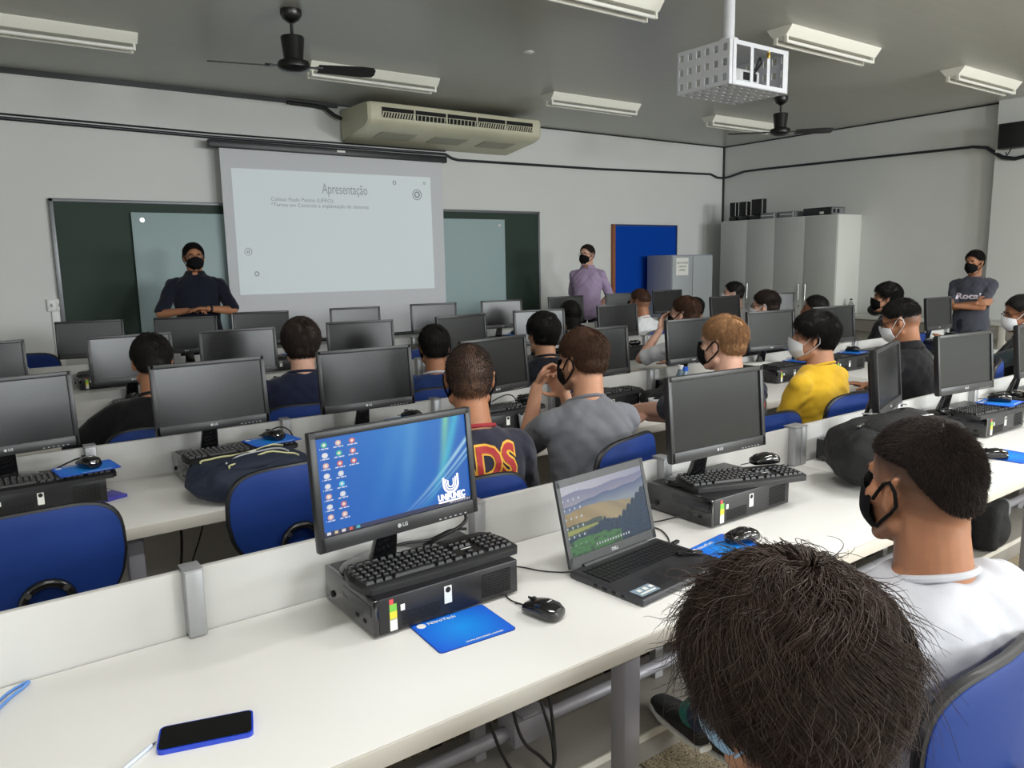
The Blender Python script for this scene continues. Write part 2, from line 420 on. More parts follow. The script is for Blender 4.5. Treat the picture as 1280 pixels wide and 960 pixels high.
def fan(loc, rz, label, first=[]):
    if first: return dup(first[0], loc, rz, label)
    t = thing('ceiling_fan', label, 'ceiling fan', loc, rz, 'black ceiling fans'); first.append(t)
    MB().lathe([(0, 0), (.07, 0), (.072, -.03), (.055, -.06), (.018, -.085), (0, -.085)]).build('canopy', M_FANK, t)
    MB().cyl((0, 0, -.06), (0, 0, -.22), .011).build('rod', M_FANK, t)
    b = MB(); b.lathe([(0, -.17), (.075, -.17), (.078, -.18), (.064, -.315), (.066, -.32), (.1, -.33), (.108, -.345), (.106, -.37), (.085, -.385), (.05, -.4), (0, -.402)])
    b.build('motor', M_FANK, t)
    for k in range(2):
        a = pi * k; M = Matrix.Rotation(a, 4, 'Z')
        b = MB(); b.X = M; b.box((.13, 0, -.36), (.1, .035, .008), bev=.002); b.box((.165, 0, -.36), (.05, .075, .006), bev=.002)
        arm = b.build('blade_bracket', M_FANK, t)
        b = MB(); b.X = M @ Matrix.Translation((.36, 0, -.363)) @ Matrix.Rotation(R(-15), 4, 'X')
        pts = [(-.2, -.05), (.1, -.068), (.175, -.06), (.19, -.03), (.19, .03), (.175, .06), (.1, .068), (-.2, .05)]
        b.prism(pts, 'z', -.003, .003); b.build('blade', M_FANK, t)
    return t
fan((2.05, 5.27, ZC), R(166), 'black ceiling fan hanging above the projector screen, nearer and larger')
fan((7.44, 5.25, ZC), R(138), 'small black ceiling fan far off below the caged projector')

t = thing('smoke_detector', 'small round ceiling disc between the fluorescent lamps', 'ceiling disc', (4.04, 5.26, ZC))
MB().lathe([(0, -.012), (.03, -.012), (.045, -.004), (.045, 0), (0, 0)]).build('cover', M_WHITE, t)

def projector_cage():
    x0, x1, y0, y1, z0, z1 = 4.13, 4.74, 3.3, 3.73, 2.66, 2.93
    t = thing('projector_cage', 'white perforated steel security cage hanging from the ceiling pole', 'projector cage', ((x0 + x1) / 2, (y0 + y1) / 2, z0))
    t0 = V(t.location)
    def loc(b): b.X = Matrix.Translation(-t0); return b
    th = .004
    def perforated(b, axis, fix, a0, a1, c0, c1, nx, nz, fr):
        # sheet with square holes: bars between holes
        W = a1 - a0; H = c1 - c0; cw = W / nx; ch = H / nz
        def bx(p0, p1, q0, q1):
            if axis == 'x': b.box((fix, (p0 + p1) / 2, (q0 + q1) / 2), (th, p1 - p0, q1 - q0))
            elif axis == 'y': b.box(((p0 + p1) / 2, fix, (q0 + q1) / 2), (p1 - p0, th, q1 - q0))
            else: b.box(((p0 + p1) / 2, (q0 + q1) / 2, fix), (p1 - p0, q1 - q0, th))
        hw, hh = cw * fr, ch * fr
        for j in range(nz + 1):
            q0 = c0 if j == 0 else c0 + (j - .5) * ch + hh / 2
            q1 = c1 if j == nz else c0 + (j + .5) * ch - hh / 2
            bx(a0, a1, q0, q1)
        for j in range(nz):
            zc = c0 + (j + .5) * ch
            for i in range(nx + 1):
                p0 = a0 if i == 0 else a0 + (i - .5) * cw + hw / 2
                p1 = a1 if i == nx else a0 + (i + .5) * cw - hw / 2
                bx(p0, p1, zc - hh / 2, zc + hh / 2)
    for xx in (x0, x1): b = loc(MB()); perforated(b, 'x', xx, y0, y1, z0, z1, 6, 3, .48); b.build('side_panel', M_CAGE, t)
    b = loc(MB()); perforated(b, 'z', z0, x0, x1, y0, y1, 8, 6, .42); b.build('bottom_panel', M_CAGE, t)
    b = loc(MB()); b.box(((x0 + x1) / 2, (y0 + y1) / 2, z1), (x1 - x0, y1 - y0, th)); b.build('top_panel', M_CAGE, t)
    b = loc(MB()); b.box(((x0 + x1) / 2, y0 + .002, z1 - .012), (x1 - x0, th, .024)); b.box(((x0 + x1) / 2, y0 + .002, z0 + .012), (x1 - x0, th, .024))
    for x in (x0 + .014, x1 - .014): b.box((x, y0 + .002, (z0 + z1) / 2), (.028, th, z1 - z0 - .048))
    b.build('frame', M_CAGE, t)
    d0, d1, e0, e1 = x0 + .03, x1 - .03, z0 + .027, z1 - .027; b = loc(MB()); yy = y0 - .003
    n = 3; bw = .03; W = (d1 - d0 - bw * (n + 1)) / n
    for i in range(n + 1): b.box((d0 + bw / 2 + i * (W + bw), yy, (e0 + e1) / 2), (bw, th, e1 - e0))
    for z in (e0 - .013, e1 + .013): b.box(((d0 + d1) / 2, yy, z), (d1 - d0, th, .026))
    dr = b.build('door', M_CAGE, t)
    b = loc(MB()); b.box(((d0 + d1) / 2 + .07, yy - .012, e1 - .03), (.02, .02, .035), bev=.003); b.tube([((d0 + d1) / 2 + .07 + .008 * cos(a), yy - .012, e1 - .012 + .012 * sin(a)) for a in [k * pi / 6 for k in range(7)]], .002)
    b.build('padlock', mat('brass', srgb(190, 160, 80), .3, metal=.9), dr)
    b = loc(MB()); px, py = 4.19, 3.36
    b.cyl((px, py, z1), (px, py, ZC), .036); b.cyl((px, py, ZC - .01), (px, py, ZC), .07); b.cyl((px, py, z1), (px, py, z1 + .012), .06)
    b.build('pole', M_CAGE, t)
    p = thing('projector', 'light grey projector sitting inside the white ceiling cage', 'projector', (4.43, 3.53, z0 + .05))
    b = MB(); b.box((0, 0, .05), (.32, .24, .09), bev=.015, seg=3); b.build('body', mat('projector_grey', srgb(200, 202, 204), .4), p)
    b = MB(); b.cyl((-.08, .115, .055), (-.08, .14, .055), .035); b.build('lens', M_GLOSS, p)
    b = MB(); b.box((.05, -.121, .05), (.14, .004, .05)); b.build('port_panel', M_DARK, p)
    b = MB(); b.cyl((.1, 0, -.047), (.1, 0, .008), .01); b.cyl((-.1, 0, -.047), (-.1, 0, .008), .01); b.build('foot', M_DARK, p)
    c = MB(); c.tube([(4.5, 3.4, 2.77), (4.56, 3.38, 2.85), (4.6, 3.42, 2.9), (4.57, 3.45, 2.8), (4.5, 3.42, 2.74)], .007)
    tag(c.build('projector_cable', M_RUB), 'black cable looped inside the white projector cage', 'cable')
projector_cage()

# ------------------------------------------------------------------ front wall things
def front_wall():
    # chalkboard
    x0, x1, z0, z1 = .79, 6.26, .9, 2.2
    t = thing('chalkboard', 'wide dark green chalkboard with grey frame on the front wall', 'chalkboard', (x0, YF, z0)); L = Matrix.Translation((-x0, -YF, -z0))
    b = MB(); b.X = L; b.box(((x0 + x1) / 2, YF - .012, (z0 + z1) / 2), (x1 - x0 - .04, .02, z1 - z0 - .04)); b.build('writing_surface', M_GREEN, t)
    b = MB(); b.X = L
    for z in (z0 + .015, z1 - .015): b.box(((x0 + x1) / 2, YF - .02, z), (x1 - x0, .04, .03), bev=.004)
    for x in (x0 + .018,): b.box((x, YF - .02, (z0 + z1) / 2), (.036, .04, z1 - z0), bev=.004)
    b.box((x1 - .012, YF - .02, (z0 + z1) / 2), (.024, .04, z1 - z0), bev=.004)
    b.build('frame', [M_BFRAME], t)
    # glass board
    gx0, gx1, gz0, gz1 = 1.44, 5.69, .86, 2.09
    t = thing('glass_whiteboard', 'pale green glass writing board fixed over the chalkboard', 'glass board', (gx0, YF - .06, gz0)); L = Matrix.Translation((-gx0, -(YF - .06), -gz0))
    b = MB(); b.X = L; b.box(((gx0 + gx1) / 2, YF - .05, (gz0 + gz1) / 2), (gx1 - gx0, .01, gz1 - gz0), bev=.002); b.build('glass', M_GLASSB, t)
    for x in (gx0 + .09, gx1 - .09):
        for z in (gz0 + .08, gz1 - .07):
            b = MB(); b.X = L; b.cyl((x, YF - .06, z), (x, YF - .022, z), .014); b.cyl((x, YF - .066, z), (x, YF - .055, z), .02); b.build('standoff', M_STEEL, t)
    # projection screen
    sx0, sx1, sz0, sz1 = 2.25, 4.74, .8, 2.7; y = YF - .16
    t = thing('projection_screen', 'pull-down projection screen showing a slide titled Apresentação', 'projection screen', (sx0, y, sz0)); L = Matrix.Translation((-sx0, -y, -sz0))
    b = MB(); b.X = L; b.box(((sx0 + sx1) / 2 - .02, y + .01, sz1 + .045), (sx1 - sx0 + .16, .08, .075), bev=.012); b.build('housing', M_HOUS, t)
    b = MB(); b.X = L; b.box(((sx0 + sx1) / 2, y - .032, sz1 + .05), (.09, .004, .02)); b.build('maker_plate', M_WHITE, t)
    b = MB(); b.X = L; b.box(((sx0 + sx1) / 2, y, (sz0 + sz1) / 2 + .01), (sx1 - sx0, .003, sz1 - sz0 + .02)); b.build('fabric', M_FABRIC, t)
    b = MB(); b.X = L; b.cyl((sx0 - .01, y, sz0 - .012), (sx1 + .01, y, sz0 - .012), .018); b.build('bottom_bar', M_HOUS, t)
    # the projected slide
    A, B, Cc, D = V((2.35, 0, 1.295)), V((4.59, 0, 1.285)), V((4.58, 0, 2.538)), V((2.35, 0, 2.525)); yy = y - .003
    b = MB(); b.X = L; b.quad(*[V((p.x, yy, p.z)) for p in (A, B, Cc, D)]); sl = b.build('slide', mat('slide_light', srgb(205, 214, 216), .8, emit=.22), t)
    mt = mat('slide_text', srgb(158, 162, 165), .8, emit=.12)
    def tx(s, size, x, z, al='CENTER', sx=1.):
        text('slide_text', s, size, L @ Matrix.Translation((x, yy - .002, z)) @ FACE_Y, mt, sl, .0003, al, sx=sx)
    tx('Apresentação', .15, 3.53, 2.36, sx=.62, al='CENTER')
    tx('Colisao Paulo Pessoa (UFRO);', .055, 2.72, 2.24, 'LEFT'); tx('*Termo em Controle e implantação de sistemas', .055, 2.72, 2.185, 'LEFT')
    def ring(x, z, r, w): b = MB(); b.X = L; b.tube([(x + r * cos(a), yy - .002, z + r * sin(a)) for a in [2 * pi * k / 32 for k in range(32)]], w, n=6, closed=True); b.build('slide_ornament', mt, sl)
    ring(4.4, 2.34, .055, .005); ring(4.4, 2.34, .028, .008); ring(2.46, 1.72, .035, .003); ring(2.46, 1.72, .012, .004); ring(4.12, 2.46, .018, .005); ring(4.5, 2.47, .012, .004); ring(2.53, 1.5, .02, .005)
    # conduit along the front wall and its twin wire
    cz = 2.83
    pts = [(XL, YF - .02, 2.86), (.5, YF - .02, 2.85), (2.2, YF - .02, 2.825), (4.88, YF - .02, 2.83), (4.97, YF - .02, 2.79), (5.06, YF - .02, 2.775), (7.3, YF - .02, 2.79), (9.6, YF - .02, 2.835), (9.75, YF - .03, 2.79), (9.88, YF - .06, 2.785)]
    b = MB(); b.tube(pts, .016, n=10); b.tube([(p[0], p[1] - .004, p[2] + .035) for p in pts[:4]], .008, n=8)
    b.build('pipe', M_COND, None); o = COL.objects[-1]
    o.name = 'wall_conduit'; tag(o, 'dark electrical conduit running along the front wall above the boards', 'conduit')
    pts = [(XW - .05, 7.95, 2.785), (XW - .03, 7.85, 2.8), (XW - .02, 7.6, 2.85), (XW - .02, 7.3, 2.852), (XW - .02, 4.35, 2.80), (XW - .03, 4.2, 2.77), (XW - .09, 4.08, 2.69), (XW - .15, 3.98, 2.63), (XW - .15, 3.85, 2.6), (XW - .15, 3.7, 2.62), (XW - .18, 3.3, 2.68), (XW - .18, 1.0, 2.68)]
    b = MB(); b.tube(pts, [.016] * 4 + [.016, .02, .024, .024, .022, .02, .016, .016], n=10)
    tag(b.build('wall_conduit', M_COND), 'dark conduit on the right wall bending down round the pillar', 'conduit')
    # air conditioner
    ax0, ax1 = 3.58, 5.78; y0 = 7.3
    t = thing('air_conditioner', 'wide cream split air conditioner under the ceiling on the front wall', 'air conditioner', (ax0, y0, 2.9)); L = Matrix.Translation((-ax0, -y0, -2.9))
    b = MB(); b.X = L
    prof = [(y0, 3.02), (y0 + .02, 2.985), (y0 + .1, 2.945), (YF - .03, 2.87), (YF - .02, 2.9), (YF - .02, 3.2), (y0 + .06, 3.2), (y0 + .01, 3.185), (y0, 3.16)]
    b.prism(prof, 'x', ax0 + .03, ax1 - .03)
    for x, s in ((ax0, 1), (ax1, -1)):
        n = len(prof); c = (sum(p[0] for p in prof) / n, sum(p[1] for p in prof) / n)
        pr2 = [(c[0] + (p[0] - c[0]) * .93, c[1] + (p[1] - c[1]) * .9) for p in prof]
        vs = [V((x + s * .03, *p)) for p in prof] + [V((x, *p)) for p in pr2]
        b._add(vs, [(i, (i + 1) % n, n + (i + 1) % n, n + i) for i in range(n)] + [tuple(range(n, 2 * n))])
    b.build('casing', M_AC, t)
    W = (ax1 - ax0 - .26) / 5
    for i in range(5):
        xa = ax0 + .14 + i * W
        b = MB(); b.X = L; b.box((xa + W / 2, y0 - .001, 3.09), (W - .02, .006, .1)); g = b.build('outlet', M_DARK, t)
        b = MB(); b.X = L
        if i in (0, 3, 4):
            for k in range(12): b.box((xa + .02 + (W - .04) * k / 11, y0 - .006, 3.066), (.012, .008, .05), M=Matrix.Rotation(.35, 3, 'Y'))
        else:
            for k in range(8): b.box((xa + .03 + (W - .06) * k / 7, y0 - .006, 3.066), (.008, .008, .05), M=Matrix.Rotation(.1, 3, 'Y'))
        b.box((xa + W / 2, y0 - .006, 3.095), (W - .03, .01, .006)); b.build('vane', M_AC, g)
    for k in range(3): b = MB(); b.X = L; b.box((ax0 + .45 + k * .65, y0 + .3, 2.913), (.42, .24, .004), M=Matrix.Rotation(-.122, 3, 'X')); b.build('filter_hatch', mat('ac_seam', srgb(176, 174, 156), .6), t)
    b = MB(); b.tube([(3.56, YF - .1, 3.1), (3.48, YF - .1, 3.13), (3.4, YF - .06, 3.2), (3.3, YF - .05, 3.215), (3.0, YF - .05, 3.22)], .02); 
    tag(b.build('refrigerant_pipe', M_RUB), 'black insulated pipe beside the air conditioner at the ceiling', 'pipe')
    # switch boxes and trunking at left
    t = thing('wall_switch', 'white wall switch box left of the chalkboard', 'switch', (.69, YF, 1.21)); 
    b = MB(); b.box((.07, -.015, .055), (.13, .03, .11), bev=.006); b.build('box', M_WHITE, t)
    for k in range(2):
        b = MB(); b.box((.037 + .062 * k, -.032, .055), (.05, .006, .085), bev=.003); c = b.build('cover_plate', M_WHITE, t)
        b = MB(); b.box((.037 + .062 * k, -.036, .055), (.016, .004, .03), bev=.001); b.build('button', mat('switch_grey', srgb(150, 150, 150), .5), c)
    b = MB(); b.box((.76, YF - .012, .66), (.07, .022, 1.1), bev=.003); tag(b.build('cable_trunking', M_WHITE), 'white trunking running down from the wall switch', 'trunking')
    # bulletin board
    bx0, bx1, bz0, bz1 = 7.545, 8.85, .95, 2.06
    t = thing('bulletin_board', 'bright blue felt notice board with a thin wooden frame', 'notice board', (bx0, YF, bz0)); L = Matrix.Translation((-bx0, -YF, -bz0))
    b = MB(); b.X = L; b.box(((bx0 + bx1) / 2, YF - .02, (bz0 + bz1) / 2), (bx1 - bx0 - .04, .03, bz1 - bz0 - .04)); b.build('felt_panel', M_FELT, t)
    b = MB(); b.X = L; b.box((bx0 + .022, YF - .025, (bz0 + bz1) / 2), (.044, .05, bz1 - bz0), bev=.004); b.build('frame_side', M_WOOD, t)
    b = MB(); b.X = L
    for z in (bz0 + .008, bz1 - .008): b.box(((bx0 + bx1) / 2, YF - .025, z), (bx1 - bx0, .046, .016), bev=.003)
    b.box((bx1 - .01, YF - .025, (bz0 + bz1) / 2), (.02, .046, bz1 - bz0), bev=.003); b.build('frame_edge', mat('frame_blue', srgb(20, 40, 90), .5), t)
    # steel locker
    lx0, lx1, ly0, ly1, lz = 8.1, 8.95, 7.38, 7.84, 1.62
    t = thing('metal_locker', 'grey steel two-door cupboard with a paper notice taped on', 'steel cupboard', ((lx0 + lx1) / 2, (ly0 + ly1) / 2, 0)); L = Matrix.Translation((-(lx0 + lx1) / 2, -(ly0 + ly1) / 2, 0))
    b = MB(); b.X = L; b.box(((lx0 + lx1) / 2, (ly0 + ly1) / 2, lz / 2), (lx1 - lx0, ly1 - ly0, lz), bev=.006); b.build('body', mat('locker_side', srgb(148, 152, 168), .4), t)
    for i in range(2):
        w = (lx1 - lx0) / 2; xa = lx0 + i * w
        b = MB(); b.X = L; b.box((xa + w / 2, ly0 - .008, lz / 2 + .02), (w - .012, .018, lz - .07), bev=.004); d = b.build('door', M_LOCK, t)
        b = MB(); b.X = L; b.box((xa + (w - .05 if i == 0 else .05), ly0 - .024, .9), (.02, .02, .1), bev=.004); b.build('handle', M_STEEL, d)
    b = MB(); b.X = L; b.box((lx0 + .2, ly0 - .019, 1.46), (.25, .002, .24)); n = b.build('paper_notice', M_STICK, t)
    for k, s in enumerate(('NÃO UTILIZAR', 'CAIXA DE', 'LIMPEZA')):
        text('notice_text', s, .034, L @ Matrix.Translation((lx0 + .2, ly0 - .021, 1.51 - .05 * k)) @ FACE_Y, M_DARK, n, .0003)
front_wall()

# ------------------------------------------------------------------ right wall things
def right_wall():
    cx0, cy0, cy1, cz = 9.38, 5.70, 7.57, 2.10
    t = thing('wall_cabinet', 'tall white four-door cabinet in the right-hand corner', 'cabinet', (9.65, 6.63, 0)); L = Matrix.Translation((-9.65, -6.63, 0))
    b = MB(); b.X = L; b.box(((cx0 + XW) / 2 + .005, (cy0 + cy1) / 2, cz / 2), (XW - cx0 - .01, cy1 - cy0, cz), bev=.003); b.build('carcass', M_CAB_LIT, t)
    w = (cy1 - cy0) / 4
    for i in range(4):
        y = cy0 + (i + .5) * w
        b = MB(); b.X = L; b.box((cx0 - .009, y, cz / 2 + .03), (.018, w - .005, cz - .08), bev=.002); d = b.build('door', M_CAB, t)
        hy = y + (w / 2 - .05) * (1 if i % 2 == 0 else -1)
        b = MB(); b.X = L; b.tube([(cx0 - .018, hy, .98), (cx0 - .045, hy, .98), (cx0 - .045, hy, 1.2), (cx0 - .018, hy, 1.2)], .007, n=8); b.build('handle', M_STEEL, d)
        b = MB(); b.X = L; b.cyl((cx0 - .02, hy, .9), (cx0 - .03, hy, .9), .012); b.build('lock', M_STEEL, d)
    # things stored on top
    def spk(y, x, w, label, h=.2):
        s = thing('desktop_speaker', label, 'speaker', (x, y, cz), 0, 'black speakers stored on the cabinet')
        b = MB(); b.box((0, 0, .03), (.1, w, .06), bev=.005); b.build('base', M_PLAST, s)
        b = MB(); b.box((0, 0, .065 + h / 2), (.09, w, h), bev=.006); b.build('case', M_RUB, s)
        b = MB(); b.box((-.047, -w / 2 + .006, .065 + h / 2), (.004, .012, h * .96)); b.box((-.047, w / 2 - .006, .065 + h / 2), (.004, .012, h * .96)); b.build('side_strip', M_STEEL, s)
        return s
    spk(7.42, 9.48, .12, 'black speaker with silver strips, leftmost on the cabinet top')
    spk(7.24, 9.48, .15, 'black speaker with silver strips, second from the left on the cabinet top')
    spk(7.0, 9.48, .2, 'black square speaker standing right of two narrower ones on the cabinet', h=.22)
    for k, y in enumerate((6.78, 6.48)):
        s = thing('grey_case', ('flat grey case on the cabinet beside the speakers', 'flat grey case on the cabinet next to the black computer')[k], 'case', (9.5, y, cz), 0)
        b = MB(); b.box((0, 0, .04), (.2, .26, .08), bev=.006); b.build('shell', M_GREYBOX, s)
        b = MB(); b.box((-.101, 0, .042), (.004, .22, .012)); b.box((-.101, -.1, .04), (.006, .02, .07)); b.build('latch_strip', M_STEEL, s)
    s = thing('desktop_computer', 'black desktop computer lying on top of the white corner cabinet', 'computer', (9.55, 6.02, cz), R(-4))
    b = MB(); b.box((0, 0, .05), (.3, .42, .1), bev=.004); b.build('case', M_CASE, s)
    b = MB(); b.box((0, -.213, .05), (.26, .006, .08)); p = b.build('rear_panel', M_GREYBOX, s)
    b = MB(); b.box((-.08, -.217, .05), (.05, .004, .05)); b.box((0, -.217, .05), (.05, .004, .05)); b.build('vent', M_DARK, p)
    b = MB(); b.box((-.151, -.08, .03), (.003, .06, .03)); b.build('sticker', M_STICK, s)
    # long bench along the right wall
    b0 = MB(); bx = 9.4
    t = thing('wall_bench', 'long off-white bench along the right wall', 'bench', (9.6, 4.2, 0)); L = Matrix.Translation((-9.6, -4.2, 0))
    b = MB(); b.X = L
    b.box(((bx + 9.92) / 2, (5.68 + 4.07) / 2, .78), (9.92 - bx, 5.68 - 4.07, .04), bev=.004); b.box(((bx + 9.76) / 2, (4.07 + 1.2) / 2, .78), (9.76 - bx, 4.07 - 1.2, .04), bev=.004); b.build('worktop', M_CAB_LIT, t)
    b = MB(); b.X = L; b.box((bx + .03, 3.44, .68), (.02, 4.48, .14)); b.build('apron', M_PANEL, t)
    for y in (5.5, 3.7, 2.0):
        b = MB(); b.X = L; b.box((bx + .05, y, .38), (.07, .07, .76), bev=.004); b.build('leg', M_EDGE, t)
    # bags, bottle on the bench
    def lump(name, label, c, r, m, cat, seed):
        r = (r[0] * .75, r[1] * .6, r[2] * .75)
        random.seed(seed); b = MB(); 
        for k in range(5): b.ell((random.uniform(-.5, .5) * r[0], random.uniform(-.5, .5) * r[1], r[2] * random.uniform(.6, 1.)), (r[0] * random.uniform(.4, .7), r[1] * random.uniform(.4, .7), r[2] * random.uniform(.5, .9)))
        me = fuse(b, .015, 3); 
        displace(me, lambda c, n, i: V((c.x, c.y, max(c.z, .001))))
        o = link(name, me); me.materials.append(m); o.location = c; return tag(o, label, cat)
    fab = mat('bag_black_cloth', srgb(17, 17, 19), .8, bump=(40, .4, .01))
    lump('cloth_bag', 'black bag slumped on the wall bench beside the cabinet', (9.62, 5.2, .8), (.16, .24, .14), fab, 'bag', 3)
    lump('cloth_bag', 'black bag on the wall bench behind the crossed-arms man', (9.6, 4.45, .8), (.13, .2, .13), fab, 'bag', 9)
    s = thing('water_bottle', 'clear empty bottle with dark cap in front of the corner cabinet', 'bottle', (9.6, 5.6, .8))
    b = MB(); b.lathe([(0, 0), (.03, 0), (.032, .02), (.032, .13), (.026, .15), (.013, .175), (.013, .19), (0, .19)]); b.build('bottle', mat('clear_plastic', (.85, .9, .9), .1, trans=.85), s)
    b = MB(); b.cyl((0, 0, .188), (0, 0, .205), .016); b.build('cap', M_RUB, s)
    # black box on the pillar
    s = thing('wall_speaker', 'black box speaker mounted high on the right-hand wall', 'wall box', (9.77, 3.82, 2.84))
    b = MB(); b.box((-.09, 0, 0), (.16, .3, .27), bev=.01); b.build('case', M_CASE, s)
    b = MB(); b.box((-.172, 0, 0), (.006, .26, .23), bev=.003); b.build('grille', M_RUB, s)
    b = MB(); b.tube([(-.05, .05, -.13), (-.04, .08, -.18), (-.03, .1, -.2), (-.01, .12, -.16)], .006); b.build('cord', M_RUB, s)

def displace(me, fn):
    n = len(me.vertices); co = [0.] * (3 * n); no = [0.] * (3 * n)
    me.vertices.foreach_get('co', co); me.vertices.foreach_get('normal', no)
    for i in range(n):
        c = V(co[3 * i:3 * i + 3]); c2 = fn(c, V(no[3 * i:3 * i + 3]), i)
        co[3 * i:3 * i + 3] = c2
    me.vertices.foreach_set('co', co); me.update()
def fuse(b, vox, smooth=4, fac=.5):
    """merge overlapping closed shapes into one continuous skin"""
    me = bpy.data.meshes.new('f'); me.from_pydata(b.v, [], b.f)
    ob = bpy.data.objects.new('f', me)
    m = ob.modifiers.new('r', 'REMESH'); m.mode = 'VOXEL'; m.voxel_size = vox; m.adaptivity = 0; m.use_smooth_shade = True
    if smooth: s = ob.modifiers.new('s', 'SMOOTH'); s.factor = fac; s.iterations = smooth
    me2 = baked(ob)
    bpy.data.objects.remove(ob); bpy.data.meshes.remove(me)
    me2.polygons.foreach_set('use_smooth', [True] * len(me2.polygons))
    return me2
right_wall()
# ------------------------------------------------------------------ desks
def desk(x0, x1, row, label, feet=True):
    yb = ROWY[row]; yf = yb - DD
    t = thing('computer_desk', label, 'desk', ((x0 + x1) / 2, yb - DD / 2, 0), 0, 'long white computer desks')
    L = Matrix.Translation((-(x0 + x1) / 2, -(yb - DD / 2), 0))
    b = MB(); b.X = L; b.box(((x0 + x1) / 2, (yf + yb) / 2 - .004, DZ - .018), (x1 - x0 - .004, DD - .02, .036), bev=.002); b.build('worktop', M_DESK, t)
    b = MB(); b.X = L; b.box(((x0 + x1) / 2, yf + .003, DZ - .02), (x1 - x0 - .004, .006, .038), bev=.001); b.build('edge_band', M_EDGE, t)
    posts = []; n = round((x1 - x0) / PITCH); w = (x1 - x0) / n
    px = [x0 + .02] + [x0 + w * i for i in range(1, n)] + [x1 - .02]
    for i in range(n):
        a, c = px[i] + .02, px[i + 1] - .02
        b = MB(); b.X = L; b.box(((a + c) / 2, yb, (.3 + .9) / 2), (c - a + .002, .018, .6), bev=.002); b.build('partition_panel', M_DESK_SHADED, t)
    for x in px:
        b = MB(); b.X = L; b.box((x, yb - .012, DZ + .078), (.04, .056, .156), bev=.006); b.box((x, yb - .012, DZ + .157), (.042, .058, .004), bev=.001)
        b.box((x, yb + .006, .36), (.038, .03, .72)); b.build('post', M_ALU, t)
        b = MB(); b.X = L; b.box((x + .035, yf + .075, .355), (.05, .05, .71), bev=.006); b.build('leg', M_LEG, t)
    b = MB(); b.X = L; b.box(((x0 + x1) / 2, yb - .04, .05), (x1 - x0 - .06, .34, .1), bev=.004); b.build('cable_plinth', M_PANEL, t)
    b = MB(); b.X = L; b.box(((x0 + x1) / 2, yb - .212, .088), (x1 - x0 - .06, .006, .024)); b.build('plinth_edge', M_EDGE, t)
    return t
SEC = [[-.39, 2.66, 4.93, 7.2]] * 4
rn = ['the nearest row', 'the second row', 'the third row', 'the front row facing the instructor']
sn = ['left-hand', 'middle', 'right-hand']
for r in range(4):
    for k in range(3):
        desk(SEC[r][k], SEC[r][k + 1], r, 'white laminate computer desk, %s section of %s' % (sn[k], rn[r]))
    x0, x1 = -.3, 7.1; y = ROWY[r] - .07
    t = thing('power_duct', 'grey floor conduit with socket boxes under the desks of %s' % rn[r], 'conduit', (x0, y, .17), 0, 'floor conduits under the desks')
    b = MB(); b.cyl((0, 0, .03), (x1 - x0, 0, .03), .021, n=14); b.build('pipe', M_LEG, t)
    for k in range(9):
        b = MB(); b.box((.75 + .8 * k, 0, .04), (.13, .09, .08), bev=.006); b.box((.75 + .8 * k, -.02, .082), (.06, .04, .01), bev=.002); b.build('socket_box', M_LEG, t)

